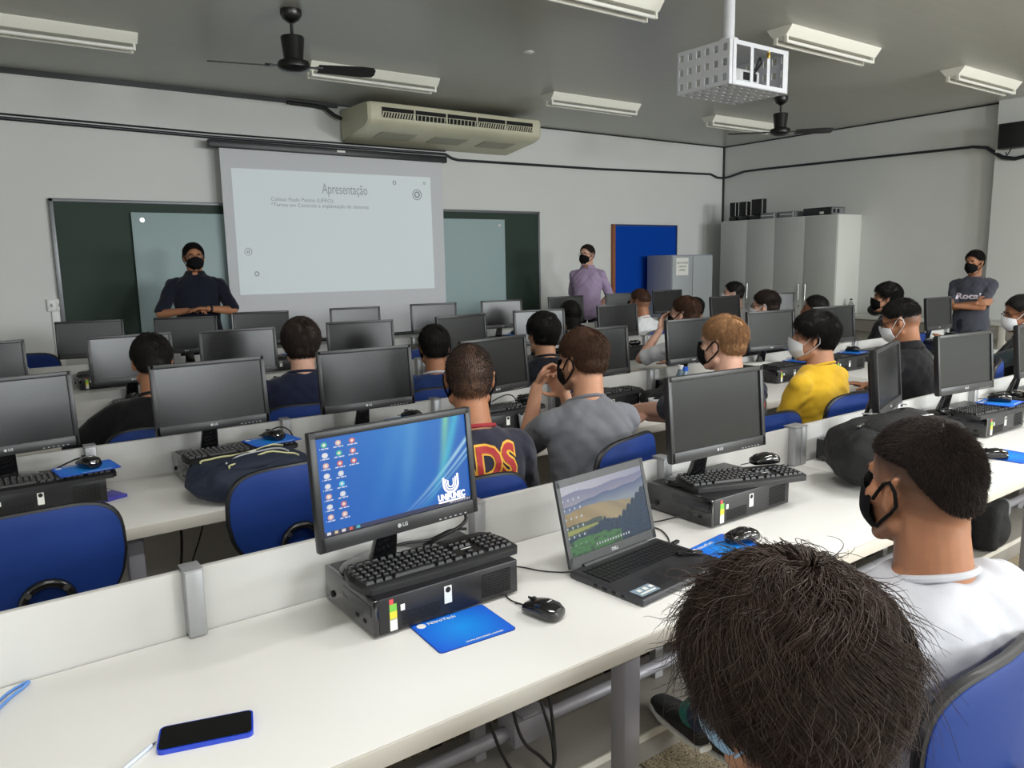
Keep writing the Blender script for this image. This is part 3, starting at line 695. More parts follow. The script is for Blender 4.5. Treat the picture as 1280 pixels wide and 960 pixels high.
# ------------------------------------------------------------------ computers
CT = DZ + .09    # top of a desktop case lying flat
def rrect(w, h, r, n=6):
    pts = []
    for cx, cy, a0 in ((w / 2 - r, h / 2 - r, 0), (-w / 2 + r, h / 2 - r, 90), (-w / 2 + r, -h / 2 + r, 180), (w / 2 - r, -h / 2 + r, 270)):
        for k in range(n + 1):
            a = R(a0 + 90 * k / n); pts.append((cx + r * cos(a), cy + r * sin(a)))
    return pts
def make_monitor(lit=None):
    t = thing('monitor', '-', 'monitor', (0, 0, CT))
    W, H = .43, .265; zc = 1.085 - CT
    T = Matrix.Translation((0, 0, zc)) @ Matrix.Rotation(R(-5), 4, 'X')
    b = MB(); b.X = T; 
    # bezel ring + back
    bs, bt, bb = .016, .016, .034
    b.box((-W / 2 + bs / 2, .008, 0), (bs, .02, H), bev=.002); b.box((W / 2 - bs / 2, .008, 0), (bs, .02, H), bev=.002)
    b.box((0, .008, H / 2 - bt / 2), (W - .004, .02, bt), bev=.002); b.box((0, .008, -H / 2 + bb / 2), (W - .004, .02, bb), bev=.002)
    b.box((0, .017, 0), (W - .006, .016, H - .006), bev=.004); b.box((0, .034, -.01), (W * .72, .03, H * .72), bev=.012, seg=3)
    b.build('housing', M_PLAST, t)
    sh = H - bt - bb; sz = (bb - bt) / 2
    if lit: o = grid_picture('display', W - 2 * bs, sh, 300, 170, lit, .85, t, T @ Matrix.Translation((0, .004, sz)), 'display_lit')
    else: b = MB(); b.X = T; b.box((0, .0055, sz), (W - 2 * bs, .003, sh)); b.smooth = False; b.build('display', M_SCREEN, t)
    b = MB(); b.X = T; b.cyl((-.014, -.003, -H / 2 + .018), (-.014, .002, -H / 2 + .018), .005, n=12); lg = b.build('maker_mark', mat('logo_silver', srgb(170, 170, 172), .4), t)
    me = text_mesh('LG', .012, .0004, 'LEFT', .0004); me.transform(T @ Matrix.Translation((-.006, -.0025, -H / 2 + .018)) @ FACE_Y); me.materials.append(MATS['logo_silver']); link('maker_letters', me, lg)
    b = MB(); b.X = T
    for k in range(6): b.box((.1 + .015 * k, -.0022, -H / 2 + .006), (.006, .001, .0022))
    b.build('button_mark', MATS['logo_silver'], t)
    b = MB(); b.loft([((0, .05, zc - .06), (1, 0, 0), (0, 1, 0), .028, .012), ((0, .075, .09), (1, 0, 0), (0, 1, 0), .03, .012), ((0, .1, .012), (1, 0, 0), (0, 1, 0), .036, .02)], e=3)
    b.build('stand_neck', M_GLOSS, t)
    b = MB(); b.lathe([(0, 0), (.104, 0), (.108, .004), (.1, .011), (.04, .018), (0, .018)], c=(0, .1, 0), M=Matrix.Diagonal((1, .78, 1))); b.build('stand_base', M_GLOSS, t)
    return t
def make_case():
    t = thing('desktop_computer', '-', 'computer', (0, 0, DZ)); w, d, h = .38, .27, .09
    b = MB(); b.box((0, 0, h / 2 + .003), (w, d, h - .006), bev=.003); b.build('case', M_CASE, t)
    for sx in (-1, 1):
        for sy in (-1, 1): b = MB(); b.cyl((sx * .16, sy * .11, 0), (sx * .16, sy * .11, .008), .012, n=12); b.build('foot', M_RUB, t)
    b = MB(); b.box((-w / 2 - .006, 0, h / 2 + .003), (.014, d, h - .004), bev=.004); f = b.build('front_bezel', M_GLOSS, t)
    b = MB(); b.box((-w / 2 - .0135, -.05, h * .7), (.002, .15, .026), bev=.0008); b.build('drive_door', mat('drive_gloss', srgb(40, 40, 46), .15), f)
    b = MB(); b.box((-w / 2 - .0135, -.05, .03), (.002, .014, .008)); b.box((-w / 2 - .0135, -.09, .03), (.002, .014, .008)); b.cyl((-w / 2 - .015, .09, .03), (-w / 2 - .012, .09, .03), .008); b.build('port', M_DARK, f)
    y = -d / 2 - .0006
    b = MB(); b.smooth = False
    for i in range(14):
        for j in range(9): b.box((.085 + i * .0062, y, .02 + j * .0068), (.0036, .0012, .0042))
    b.build('vent', M_DARK, t)
    b = MB(); b.smooth = False
    for i in range(16):
        for j in range(5): b.box((-.13 + i * .0062, y, .016 + j * .0068), (.0036, .0012, .0042))
    b.build('vent', M_DARK, t)
    b = MB(); b.box((-.155, y, .062), (.018, .0012, .02)); s = b.build('sticker', mat('sticker_green', srgb(120, 190, 70), .5), t); s['label'] = 'green and red energy sticker'
    b = MB(); b.box((-.159, y, .078), (.01, .0014, .012)); b.build('sticker_top', mat('sticker_red', srgb(215, 80, 80), .5), s)
    b = MB(); b.box((-.155, y, .045), (.018, .0014, .02)); b.build('sticker_middle', mat('sticker_yellow', srgb(225, 210, 60), .5), s)
    b = MB(); b.box((-.155, y, .024), (.018, .0014, .028)); b.build('sticker_bottom', M_STICK, s)
    b = MB(); b.box((-.131, y, .058), (.011, .0016, .015), bev=.0006); b.build('seal_label', M_STICK, t)
    b = MB(); b.box((-.012, y, .055), (.02, .0014, .042)); s = b.build('asset_label', M_STICK, t)
    b = MB(); b.cyl((-.012, y - .0012, .067), (-.012, y, .067), .007, n=14); b.build('asset_mark', M_DARK, s)
    return t
def make_keyboard():
    t = thing('keyboard', '-', 'keyboard', (0, 0, CT)); W, D = .44, .155
    b = MB()
    out = []
    for k in range(25): u = k / 24; out.append((-W / 2 + .02 + (W - .04) * u, -D / 2 - .006 * sin(pi * u)))
    out += [(W / 2 - .004, -D / 2 + .02), (W / 2, 0), (W / 2 - .012, D / 2 - .02)]
    for k in range(25): u = 1 - k / 24; out.append((-W / 2 + .03 + (W - .06) * u, D / 2 + .006 * sin(pi * u)))
    out += [(-W / 2 + .012, D / 2 - .02), (-W / 2, 0), (-W / 2 + .004, -D / 2 + .02)]
    n = len(out)
    vs = [V((p[0], p[1], z)) for z, in ((.0,),) for p in out] + [V((p[0], p[1], .013 + .05 * (p[1] + D / 2) * .3)) for p in out] + [V((p[0] * .965, p[1] * .9, .018 + .05 * (p[1] + D / 2) * .3)) for p in out]
    fs = [tuple(range(n))[::-1], tuple(range(2 * n, 3 * n))] + [(i + o, (i + 1) % n + o, n + (i + 1) % n + o, n + i + o) for o in (0, n) for i in range(n)]
    b._add(vs, fs); b.build('body', M_KB, t)
    b = MB(); b.smooth = False
    def key(x, y, w=.0155, d=.0155):
        z = .0185 + .015 * (y + D / 2)
        v = [V((x + sx * w / 2, y + sy * d / 2, z)) for sx, sy in ((-1, -1), (1, -1), (1, 1), (-1, 1))] + [V((x + sx * (w / 2 - .0022), y + sy * (d / 2 - .0022), z + .007)) for sx, sy in ((-1, -1), (1, -1), (1, 1), (-1, 1))]
        b._add(v, [(4, 5, 6, 7), (0, 1, 5, 4), (1, 2, 6, 5), (2, 3, 7, 6), (3, 0, 4, 7)])
    x0 = -.2; p = .0183
    for r in range(5):
        y = -.052 + r * .0205
        if r == 0:
            for x, w in ((x0 + .005, .02), (x0 + .028, .018), (x0 + .05, .018), (x0 + .12, .105), (x0 + .19, .018), (x0 + .212, .018), (x0 + .24, .022)): key(x, y, w)
        else:
            for i in range(14): key(x0 + i * p, y)
        for i in range(3):
            if r in (3, 4) or (r == 0) or (r == 1 and i == 1): key(.068 + i * p, y)
        for i in range(4): key(.134 + i * p, y)
    for i in range(12): key(x0 + i * .0205 + .01, .056, .0155, .012)
    k = b.build('keys', M_KEY, t)
    b = MB(); b.box((.092, -.008, .0205), (.03, .003, .0008)); b.build('brand_print', M_STICK, t)
    # key legends: tiny pale marks on the key tops
    b = MB(); b.smooth = False; random.seed(4)
    for r in range(1, 5):
        for i in range(14): b.box((x0 + i * p - .0025, -.049 + r * .0205, .0272 + .015 * (-.052 + r * .0205 + D / 2)), (.0032, .0032, .0004))
    b.build('key_legends', mat('legend_grey', srgb(150, 150, 150), .5), k)
    return t
def make_mouse():
    t = thing('computer_mouse', '-', 'mouse', (0, 0, DZ)); b = MB()
    b.loft([((0, -.05, .014), (1, 0, 0), (0, 0, 1), .01, .006), ((0, -.046, .016), (1, 0, 0), (0, 0, 1), .024, .015), ((0, -.03, .019), (1, 0, 0), (0, 0, 1), .031, .019), ((0, -.005, .0205), (1, 0, 0), (0, 0, 1), .031, .0205), ((0, .025, .018), (1, 0, 0), (0, 0, 1), .029, .017), ((0, .045, .014), (1, 0, 0), (0, 0, 1), .025, .012), ((0, .051, .012), (1, 0, 0), (0, 0, 1), .014, .007)], e=2.4, n=24)
    b.build('body', M_GLOSS, t)
    b = MB(); b.cyl((-.004, .028, .03), (.004, .028, .03), .009, n=16); b.build('wheel', M_RUB, t)
    b = MB(); b.box((0, .02, .0335), (.0015, .05, .006)); b.build('button_gap', M_DARK, t)
    b = MB(); b.box((0, -.018, .041), (.014, .003, .001)); b.build('maker_print', M_STICK, t)
    b = MB(); b.tube([(0, .05, .01), (.002, .06, .008), (.006, .075, .005), (.004, .09, .004)], .0018); b.build('cable', M_RUB, t)
    return t
def make_pad():
    t = thing('mouse_pad', '-', 'mouse pad', (0, 0, DZ)); W, D = .195, .155
    b = MB(); b.prism(rrect(W, D, .01), 'z', .0002, .0022); b.build('base', M_PADE, t)
    b = MB(); b.prism(rrect(W - .003, D - .003, .009), 'z', .0021, .0028); c = b.build('cover', M_PAD, t)
    b = MB(); b.cyl((-.076, .056, .0028), (-.076, .056, .0032), .011, n=20); b.build('printed_logo', M_STICK, c)
    me = text_mesh('NitroTech', .017, .0001, 'LEFT', .0003); me.transform(Matrix.Translation((-.06, .058, .0031))); me.materials.append(M_STICK); link('printed_name', me, c)
    me = text_mesh('www.nitrotech.com.br', .0105, .0001, 'CENTER', .0002); me.transform(Matrix.Translation((.02, -.066, .0031))); me.materials.append(M_STICK); link('printed_address', me, c)
    return t

def desktop_pic(u, v):
    # blue desktop with aurora streaks, icons, taskbar
    base = V((.018, .135, .55)); c = base.lerp(V((.03, .24, .66)), max(0, min(1, .9 - abs(u - .55) * 1.6)) * (.25 + .75 * v))
    c = c.lerp(V((.015, .1, .42)), .5 * max(0, (u - .75) * 3) * (1 - v))
    def streak(x0, x1, k, wd, col, amt):
        # curve from lower-left to upper-right
        nonlocal c
        tt = (v - .02) / .98
        x = x0 + (x1 - x0) * (tt ** k); d = abs(u - x)
        a = math.exp(-(d / wd) ** 2) * amt * min(1, tt * 1.6 + .1)
        c = c.lerp(V(col), a)
    streak(.50, 1.16, .8, .016, (.55, .9, 1.), .75); streak(.54, 1.24, .8, .012, (.5, .85, 1.), .7); streak(.58, 1.3, .82, .012, (.4, .85, .95), .5); streak(.62, .93, .55, .03, (.1, .75, .85), .5)
    streak(.74, .86, .7, .025, (.35, .95, .35), .6 * max(0, v * 1.4 - .4)); streak(.5, .62, .9, .05, (.2, .6, .85), .22); streak(.3, .52, .8, .06, (.15, .5, .8), .12)
    return c
def with_icons(fn, cols, rows_n, seed):
    random.seed(seed); ic = []
    for ci in range(cols):
        for ri in range(rows_n[ci]):
            ic.append((.05 + ci * .085, .93 - ri * .106, random.choice([(.8, .15, .1), (.75, .2, .2), (.85, .85, .9), (.1, .6, .8), (.1, .6, .3), (.85, .5, .4), (.7, .75, .85)])))
    def f(u, v):
        if v < .045:
            c = V((.055, .06, .12))
            for k, q in enumerate([(.8, .8, .85), (.75, .6, .4), (.85, .8, .8), (.8, .15, .12), (.1, .5, .6)]):
                if abs(u - .03 - k * .045) < .011 and abs(v - .022) < .014: c = V(q)
            if u > .84 and .012 < v < .03 and (u * 120) % 1.6 < .8: c = V((.6, .6, .65))
            return c
        for x, y, q in ic:
            du, dv = (u - x) / .018, (v - y) / .027
            if du * du + dv * dv < 1: return V(q) if du * du + dv * dv > .25 else V((.9, .88, .86))
            if abs(u - x) < .03 and .034 < y - v < .044 and (u * 260) % 1 < .75: return V((.75, .8, .9))
        return fn(u, v)
    return f
def landscape_pic(u, v):
    nz = lambda x, s: noise.noise(V((x * s, s * 1.7, 0)))
    sky = V((.50, .50, .56)).lerp(V((.25, .27, .38)), max(0, u - .1) * .8)
    c = sky
    h1 = .86 + .05 * nz(u, 3) + .06 * u
    if v < h1: c = V((.20, .21, .33)).lerp(V((.33, .32, .38)), max(0, (h1 - v) * 5))
    h2 = .70 + .04 * nz(u, 5.3) + .12 * u
    if v < h2: c = V((.09, .13, .25)).lerp(V((.26, .30, .35)), min(1, max(0, (h2 - v) * 6)))
    h3 = .60 + .05 * cos((u - .3) * 5) + .01 * nz(u, 14)
    if v < h3: c = V((.33, .24, .11)).lerp(V((.36, .29, .17)), min(1, u * 1.6)) * (1 + .25 * nz(u + v, 9))
    h4 = .45 - .12 * max(0, u - .35) + .02 * nz(u, 30)
    if u < .42 and v < .44 + .02 * nz(u, 25): c = V((.05, .07, .06)) * (1 + 1.2 * abs(noise.noise(V((u * 60, v * 60, 0)))))
    if u < .36 and .30 + .12 * u < v < .37: c = V((.30, .33, .09))
    tree = .26 + .06 * u + .1 * max(0, 1 - abs(u - .45) * 4) + .035 * abs(sin(u * 60)) * abs(nz(u, 17)) * 3
    tree = max(tree, (.30 + 1.0 * (u - .62)) + .06 * abs(sin(u * 48))) if u > .6 else tree
    tree = min(tree, .72)
    if v < tree and not (u < .36 and v > .30 + .12 * u): c = V((.02, .045, .085)) * (1 + .5 * noise.noise(V((u * 30, v * 40, 1))))
    g = .17 + .06 * sin(u * 4 + .6) + .02 * nz(u, 12)
    if v < g and u < .62: c = V((.06, .19, .06)).lerp(V((.04, .09, .05)), max(0, noise.noise(V((u * 18, v * 22, 4))) * 2.2))
    if v < .03 or (.06 < v < .085 and .3 < u < .72 and (u * 60) % 2 < .9): return V((.55, .58, .6)) if v > .05 else c * .7
    if u < .2 and ((u * 100) % 6 < 1.6) and ((v * 100) % 13 < 3) and v > .15: return V((.5, .58, .65))
    return c

def pad_print(m):
    nt = m.node_tree; tc = nt.nodes.new('ShaderNodeTexCoord'); ln = nt.nodes.new('ShaderNodeVectorMath'); ln.operation = 'LENGTH'
    nt.links.new(tc.outputs['Object'], ln.inputs[0]); r = nt.nodes.new('ShaderNodeValToRGB'); mr = nt.nodes.new('ShaderNodeMath'); mr.operation = 'MULTIPLY'; mr.inputs[1].default_value = 9
    nt.links.new(ln.outputs['Value'], mr.inputs[0]); nt.links.new(mr.outputs[0], r.inputs['Fac'])
    r.color_ramp.elements[0].color = srgb(8, 142, 228) + (1,); r.color_ramp.elements[1].color = srgb(20, 92, 212) + (1,)
    nt.links.new(r.outputs[0], nt.nodes['Principled BSDF'].inputs['Base Color'])
pad_print(M_PAD)
P_MON = make_monitor(); P_CASE = make_case(); P_KB = make_keyboard(); P_MOUSE = make_mouse(); P_PAD = make_pad()
P_LIT = make_monitor(with_icons(desktop_pic, 3, (8, 8, 3), 5))
USED = set()
def place(proto, loc, rz, label, group):
    if proto.name not in USED:
        USED.add(proto.name); proto.location = loc; proto.rotation_euler = (0, 0, rz); proto['label'] = label
        if group: proto['group'] = group
        return proto
    return dup(proto, loc, rz, label, group)
def station(row, cx, cy, yaw, where, case_dx=.08, lit=False, mon=True, kb=(0, 0, 0), pad='kb', mouse='pad', case=True, case_yaw=0):
    yb = ROWY[row]; g = ' in ' + rn[row]
    if mon: place(P_LIT if lit else P_MON, (cx, cy, CT), R(yaw), ('monitor lit bright blue with the UNIFUNEC logo, ' if lit else 'dark black monitor, ') + where, 'monitors on the desks')
    if case: place(P_CASE, (cx + case_dx, yb - .165, DZ), R(case_yaw), 'flat black computer case, ' + where, 'desktop computers lying flat on the desks')
    kx, ky = cx + case_dx + .01 + (kb[0] if kb else 0), yb - .235 + (kb[1] if kb else 0)
    if kb is not None:
        o = place(P_KB, (kx, ky, CT + .001), R(kb[2]), 'black keyboard on a case, ' + where, 'keyboards on the computer cases')
    if pad == 'kb':
        p = place(P_PAD, (kx + .13, ky + .005, CT + .029), R(6), 'blue mouse pad atop a keyboard, ' + where, 'blue mouse pads')
        if mouse == 'pad': m = place(P_MOUSE, (kx + .14, ky + .01, CT + .033), R(20), 'black mouse on a blue pad, ' + where, 'computer mice')
    if mouse == 'kb': place(P_MOUSE, (kx + .15, ky + .015, CT + .028), R(70), 'black mouse on a keyboard, ' + where, 'computer mice')

station(0, .80, 1.555, 4, 'centre left of the nearest row', lit=True, kb=(0, .04, 0), pad=None, mouse=None)
station(0, 1.93, 1.55, -3, 'behind the open laptop', kb=(.03, .02, -19), pad=None, mouse='kb')
station(0, 3.0, 1.57, 17, 'turned nearly edge-on behind the near man in white', kb=None, pad=None, mouse=None, case_dx=-.02)
station(0, 3.66, 1.57, -6, 'nearest row, right of the edge-on monitor', case_dx=.21, kb=(-.05, 0, -6))
station(0, 4.42, 1.57, 0, 'nearest row, cut by the right edge', case_dx=.16)
for a in [(.11, 3.08, 8, 'second row, cut by the left edge'), (.78, 3.05, 2, 'behind the navy backpack'),
          (1.42, 3.02, -3, 'just above the blue-lit monitor'), (2.07, 2.98, 9, 'hidden behind the DS-jersey man'),
          (2.77, 3.02, 0, 'right of the grey-shirted man'), (3.57, 3.07, -3, 'left of the blond man'),
          (4.42, 3.13, -8, 'between the blond and the yellow-shirted men'), (5.08, 3.08, -8, 'right behind the yellow-shirted man'),
          (6.58, 3.06, 0, 'left of the man with crossed arms')]:
    w = a[3]
    station(1, a[0], a[1], a[2], w, pad=None if 'DS' in w or 'left of the blond' in w or 'right of the grey' in w else 'kb', mouse='kb' if 'DS' in w else ('pad' if not ('left of the blond' in w or 'right of the grey' in w) else None))
station(1, 5.83, 3.05, 0, 'in front of the man in the black polo', mon=False)
for a in [(.08, 4.74, 3, 'at the left photo edge, third row'), (.78, 4.63, 3, 'left of the leftmost seated man'), (1.33, 4.53, -6, 'left of the bowl-cut boy'),
          (2.10, 4.53, -13, 'third row, below the projection screen'), (2.83, 4.47, 6, 'right of the low-seated navy-shirted man'),
          (3.53, 4.5, -10, 'right of the thick-black-haired man'), (4.34, 4.51, -1, 'left of the chin-on-hand man'),
          (5.88, 4.67, 1, 'below the masked boy by the cabinet'), (6.63, 4.65, -19, 'rightmost of the third row')]:
    station(2, a[0], a[1], a[2], a[3], pad='kb' if a[0] < 1.4 or a[0] > 4.6 else None, mouse='pad' if a[0] < 1.4 or a[0] > 4.6 else 'kb')
for a in [(.78, 6.16, -11, 'front row, leftmost, below the green chalkboard'), (1.38, 5.97, -20, 'front row, directly below the instructor'), (2.0, 6.16, -14, 'front row, at the left corner of the projection screen'),
          (2.76, 6.04, -10, 'front row, below the middle of the projection screen'), (3.5, 6.0, -14, 'front row, at the right corner of the projection screen'), (4.2, 5.93, -8, 'front row, below the right half of the glass board'),
          (5.05, 6.0, -5, 'front row, behind the long-haired head'), (5.84, 6.0, -10, 'front row, below the blue notice board'), (6.67, 6.12, -7, 'front row, in front of the steel cupboard')]:
    station(3, a[0], a[1], a[2], a[3])

# marks on the lit display
def logo():
    d = [c for c in P_LIT.children if c.name.startswith('display')][0]
    T = Matrix.Translation((0, 0, 1.085 - CT)) @ Matrix.Rotation(R(-5), 4, 'X')
    mt = mat('logo_light', (.78, .72, .7), .5, emit=.7)
    b = MB(); b.X = T
    cx, cz = .142, -.047
    for r, hh in ((.021, .022), (.014, .016), (.008, .012)):
        w = .0028 if r > .02 else .0016
        pts = [(cx - r, cz + hh * .8)] + [(cx + r * cos(a), cz + r * sin(a)) for a in [pi + pi * k / 12 for k in range(13)]] + [(cx + r, cz + hh)]
        b.tube([(p[0], .0028, p[1]) for p in pts], w, n=6)
    b.build('desktop_logo', mt, d)
    text('desktop_logo_name', 'UNIFUNEC', .021, T @ Matrix.Translation((cx, .0028, -.078)) @ FACE_Y, mt, d, .0004, bold=.0008, sx=.78)
    b = MB(); b.X = T; b.box((cx, .0028, -.0885), (.078, .0008, .0035)); b.build('desktop_logo_line', mt, d)
logo()

# loose things on the nearest desk
def near_things():
    place(P_PAD, (.862, 1.40, DZ), R(-3), 'blue mouse pad with white printing flat on the nearest desk', 'blue mouse pads')
    place(P_MOUSE, (1.045, 1.335, DZ), R(14), 'black wired mouse between the blue pad and the laptop', 'computer mice')
    place(P_PAD, (1.715, 1.335, DZ), R(8), 'blue mouse pad right of the laptop', 'blue mouse pads')
    place(P_MOUSE, (1.79, 1.345, DZ + .003), R(75), 'glossy black mouse on the blue pad right of the laptop', 'computer mice')
    place(P_PAD, (3.42, 1.27, DZ), R(0), 'blue mouse pad behind the near man in white, at right', 'blue mouse pads')
    place(P_MOUSE, (3.33, 1.30, DZ + .003), R(30), 'black mouse on the blue pad behind the near man in white', 'computer mice')
    # cables
    def cable(pts, r, m, label, name='cable', group=None):
        # smooth Catmull-Rom through the points
        P = [V(p) for p in pts]; out = []
        for i in range(len(P) - 1):
            p0, p1, p2, p3 = P[max(i - 1, 0)], P[i], P[i + 1], P[min(i + 2, len(P) - 1)]
            for k in range(8):
                u = k / 8; out.append(.5 * ((2 * p1) + (-p0 + p2) * u + (2 * p0 - 5 * p1 + 4 * p2 - p3) * u * u + (-p0 + 3 * p1 - 3 * p2 + p3) * u ** 3))
        out.append(P[-1]); b = MB(); b.tube(out, r, n=8)
        return tag(b.build(name, m), label, 'cable', group)
    z = DZ + .003
    cable([(1.035, 1.40, DZ + .006), (1.03, 1.45, z), (1.05, 1.5, z), (1.08, 1.545, z), (1.10, 1.6, z), (1.07, 1.68, z), (1.0, 1.74, z + .01)], .0018, M_RUB, 'thin black cable from the loose mouse to the blue-lit computer')
    cable([(1.08, 1.70, z), (1.12, 1.66, z), (1.17, 1.6, z), (1.2, 1.54, z), (1.235, 1.5, z), (1.26, 1.47, DZ + .008)], .0018, M_RUB, 'thin black cable running into the left side of the laptop')
    cable([(1.585, 1.45, DZ + .01), (1.62, 1.47, z), (1.66, 1.52, z), (1.68, 1.58, z), (1.64, 1.66, z), (1.6, 1.70, z)], .0022, M_RUB, 'black cable looping from the right side of the laptop')
    cable([(.93, 1.69, CT + .004), (.97, 1.66, CT + .03), (1.02, 1.655, CT + .045), (1.05, 1.67, CT + .06), (1.04, 1.69, CT + .09), (1.0, 1.7, CT + .12), (.96, 1.69, CT + .11)], .005, M_RUB, 'bundle of thick black cables behind the blue-lit monitor')
    cable([(.78, 1.7, CT + .01), (.86, 1.675, CT + .03), (.94, 1.68, CT + .02), (1.0, 1.67, CT + .035), (1.06, 1.69, CT + .02)], .004, M_RUB, 'black cable lying along the top of the nearest computer case')
    cable([(1.86, 1.52, CT - .02), (1.8, 1.47, DZ + .05), (1.76, 1.49, DZ + .06), (1.70, 1.56, DZ + .03), (1.68, 1.63, z)], .0022, M_RUB, 'thin black cable at the drive end of the computer behind the laptop')
    cable([(4.15, 1.56, z), (4.19, 1.5, z), (4.22, 1.42, z), (4.3, 1.36, z)], .002, M_RUB, 'thin cable on the far right of the nearest desk')
    for (x, y, w) in ((.35, 3.16, 'cut by the left photo edge'), (1.1, 3.2, 'behind the navy backpack'), (2.3, 3.2, 'behind the DS-jersey man')):
        cable([(x - .1, y + .02, CT + .02), (x - .02, y, CT + .05), (x + .02, y - .02, CT + .03), (x + .05, y + .02, DZ + .05), (x + .02, y + .05, DZ + .01)], .003, M_RUB, 'black cable hanging off the computer ' + w)
    # hanging cables below desks
    cable([(1.03, 1.62, .70), (1.06, 1.6, .35), (1.12, 1.55, .17), (1.22, 1.54, .14), (1.28, 1.6, .18), (1.27, 1.64, .3)], .005, M_RUB, 'black power cables dropping to the socket under the nearest desk')
    cable([(1.12, 1.63, .70), (1.15, 1.6, .3), (1.2, 1.55, .2), (1.26, 1.57, .14), (1.3, 1.62, .2), (1.31, 1.66, .35)], .005, M_RUB, 'second black power cable beside the socket under the nearest desk')
    cable([(.62, 3.1, .7), (.63, 3.08, .55), (.60, 3.02, .4), (.56, 3.0, .2)], .005, M_RUB, 'black cable hanging below the second desk row, left')
    cable([(.75, 3.1, .7), (.70, 3.06, .55), (.62, 3.0, .4), (.56, 2.98, .25)], .003, M_RUB, 'thin cable hanging below the second desk row, left')
    cable([(3.35, 3.1, .7), (3.37, 3.05, .5), (3.36, 3.0, .3), (3.3, 2.98, .2)], .005, M_RUB, 'black cable hanging below the second desk row, middle')
    # phone
    t = thing('smartphone', 'black-screened smartphone in a blue case on the nearest desk', 'phone', (.287, 1.343, DZ), R(-17))
    b = MB(); b.prism(rrect(.158, .076, .011), 'z', 0, .0085); b.build('case', mat('phone_blue', srgb(22, 60, 190), .25, coat=.4), t)
    b = MB(); b.prism(rrect(.152, .070, .009), 'z', .0084, .0094); b.build('screen', mat('phone_glass', srgb(8, 8, 10), .08, coat=.2), t)
    # pen + translucent blue sleeve at the left edge
    t = thing('ballpoint_pen', 'clear and blue pen at the bottom left of the nearest desk', 'pen', (.16, 1.33, DZ + .004), R(38))
    b = MB(); b.cyl((-.06, 0, 0), (.05, 0, 0), .0036, n=12); b.build('barrel', mat('pen_clear', srgb(200, 210, 225), .2), t)
    b = MB(); b.cyl((-.1, 0, 0), (-.045, 0, 0), .0046, n=12); b.build('cap', mat('pen_blue', srgb(30, 90, 190), .4), t)
    b = MB(); b.cyl((.05, 0, 0), (.062, 0, 0), .003, .001, n=10); b.build('tip', M_STEEL, t)
    cable([(-.08, 1.58, z), (-.03, 1.66, z), (.01, 1.72, z), (.045, 1.745, z), (.035, 1.725, z), (0, 1.68, z), (-.05, 1.58, z)], .003, mat('blue_cord', srgb(90, 135, 200), .4), 'pale blue cord curling on the far left of the nearest desk', 'cord')
    # laptop
    t = thing('laptop', 'open dark grey laptop showing a hilly landscape wallpaper', 'laptop', (1.42, 1.355, DZ), R(5)); W, D = .355, .245
    mb = mat('laptop_grey', srgb(58, 58, 62), .4, metal=.1); mk = mat('laptop_deck', srgb(40, 40, 43), .45)
    b = MB(); b.box((0, 0, .011), (W, D, .018), bev=.004, seg=3); base = b.build('base', mb, t)
    b = MB(); b.box((0, -.002, .0202), (W - .01, D - .014, .0012)); b.build('deck', mk, base)
    b = MB(); b.smooth = False
    for r in range(6):
        for i in range(19 if r else 19):
            if r == 0 and 3 < i < 9: continue
            b.box((-.151 + i * .0168, .005 + r * .0168, .0222), (.0145, .0142 if r < 5 else .009, .003))
    b.box((-.151 + 6 * .0168, .005, .0222), (.082, .0142, .003)); b.build('keys', M_KEY, base)
    b = MB(); b.box((-.03, -.06, .0211), (.105, .07, .0008)); b.build('touchpad', mat('touchpad', srgb(34, 34, 37), .3), base)
    b = MB(); b.box((-.13, -.09, .0211), (.07, .04, .0006)); st = b.build('spec_sticker', mat('sticker_blue', srgb(130, 150, 165), .35), base); st['label'] = 'pale blue information sticker'
    b = MB(); 
    for k in range(3): b.box((-.145 + .022 * k, -.084, .0216), (.012, .012, .0004))
    b.box((-.13, -.1, .0216), (.055, .006, .0004)); b.build('sticker_print', M_STICK, st)
    b = MB()
    for k, w in enumerate((.012, .016, .012, .01)): b.box((-W / 2 - .0002, .03 - k * .03, .010), (.002, w, .006))
    b.build('side_port', M_DARK, base)
    b = MB(); b.cyl((-.13, D / 2 - .004, .02), (.13, D / 2 - .004, .02), .007); b.build('hinge', mk, t)
    tl = Matrix.Translation((0, D / 2 - .004, .022)) @ Matrix.Rotation(R(-14), 4, 'X')
    H = .235
    b = MB(); b.X = tl; b.box((0, .006, H / 2), (W, .008, H), bev=.003, seg=2)
    lid = b.build('lid', mb, t)
    b = MB(); b.X = tl; bz = .013
    b.box((-W / 2 + bz / 2 + .001, .0015, H / 2), (bz, .003, H - .004)); b.box((W / 2 - bz / 2 - .001, .0015, H / 2), (bz, .003, H - .004)); b.box((0, .0015, H - .011), (W - .004, .003, .02)); b.box((0, .0015, .014), (W - .004, .003, .027)); b.build('bezel', M_PLAST, lid)
    sh = H - .048; grid_picture('display', W - 2 * bz - .002, sh, 220, 130, landscape_pic, .82, lid, tl @ Matrix.Translation((0, .0014, .0275 + sh / 2)), 'laptop_lit')
    me = text_mesh('DELL', .012, .0003, 'CENTER', .0004); me.transform(tl @ Matrix.Translation((0, -.0004, .014)) @ FACE_Y); me.materials.append(MATS['logo_silver']); link('maker_letters', me, lid)
    t = thing('key_fob', 'small black and silver object on the right side of the laptop deck', 'gadget', (1.548, 1.345, DZ + .0225), R(-30))
    b = MB(); b.box((0, 0, .005), (.05, .02, .009), bev=.003); b.build('body', M_GLOSS, t)
    b = MB(); b.cyl((.035, 0, .004), (.035, 0, .007), .013); b.build('ring', M_STEEL, t)
    t = thing('usb_receiver', 'black plug in the right rear corner of the laptop', 'plug', (1.608, 1.445, DZ + .004), R(10))
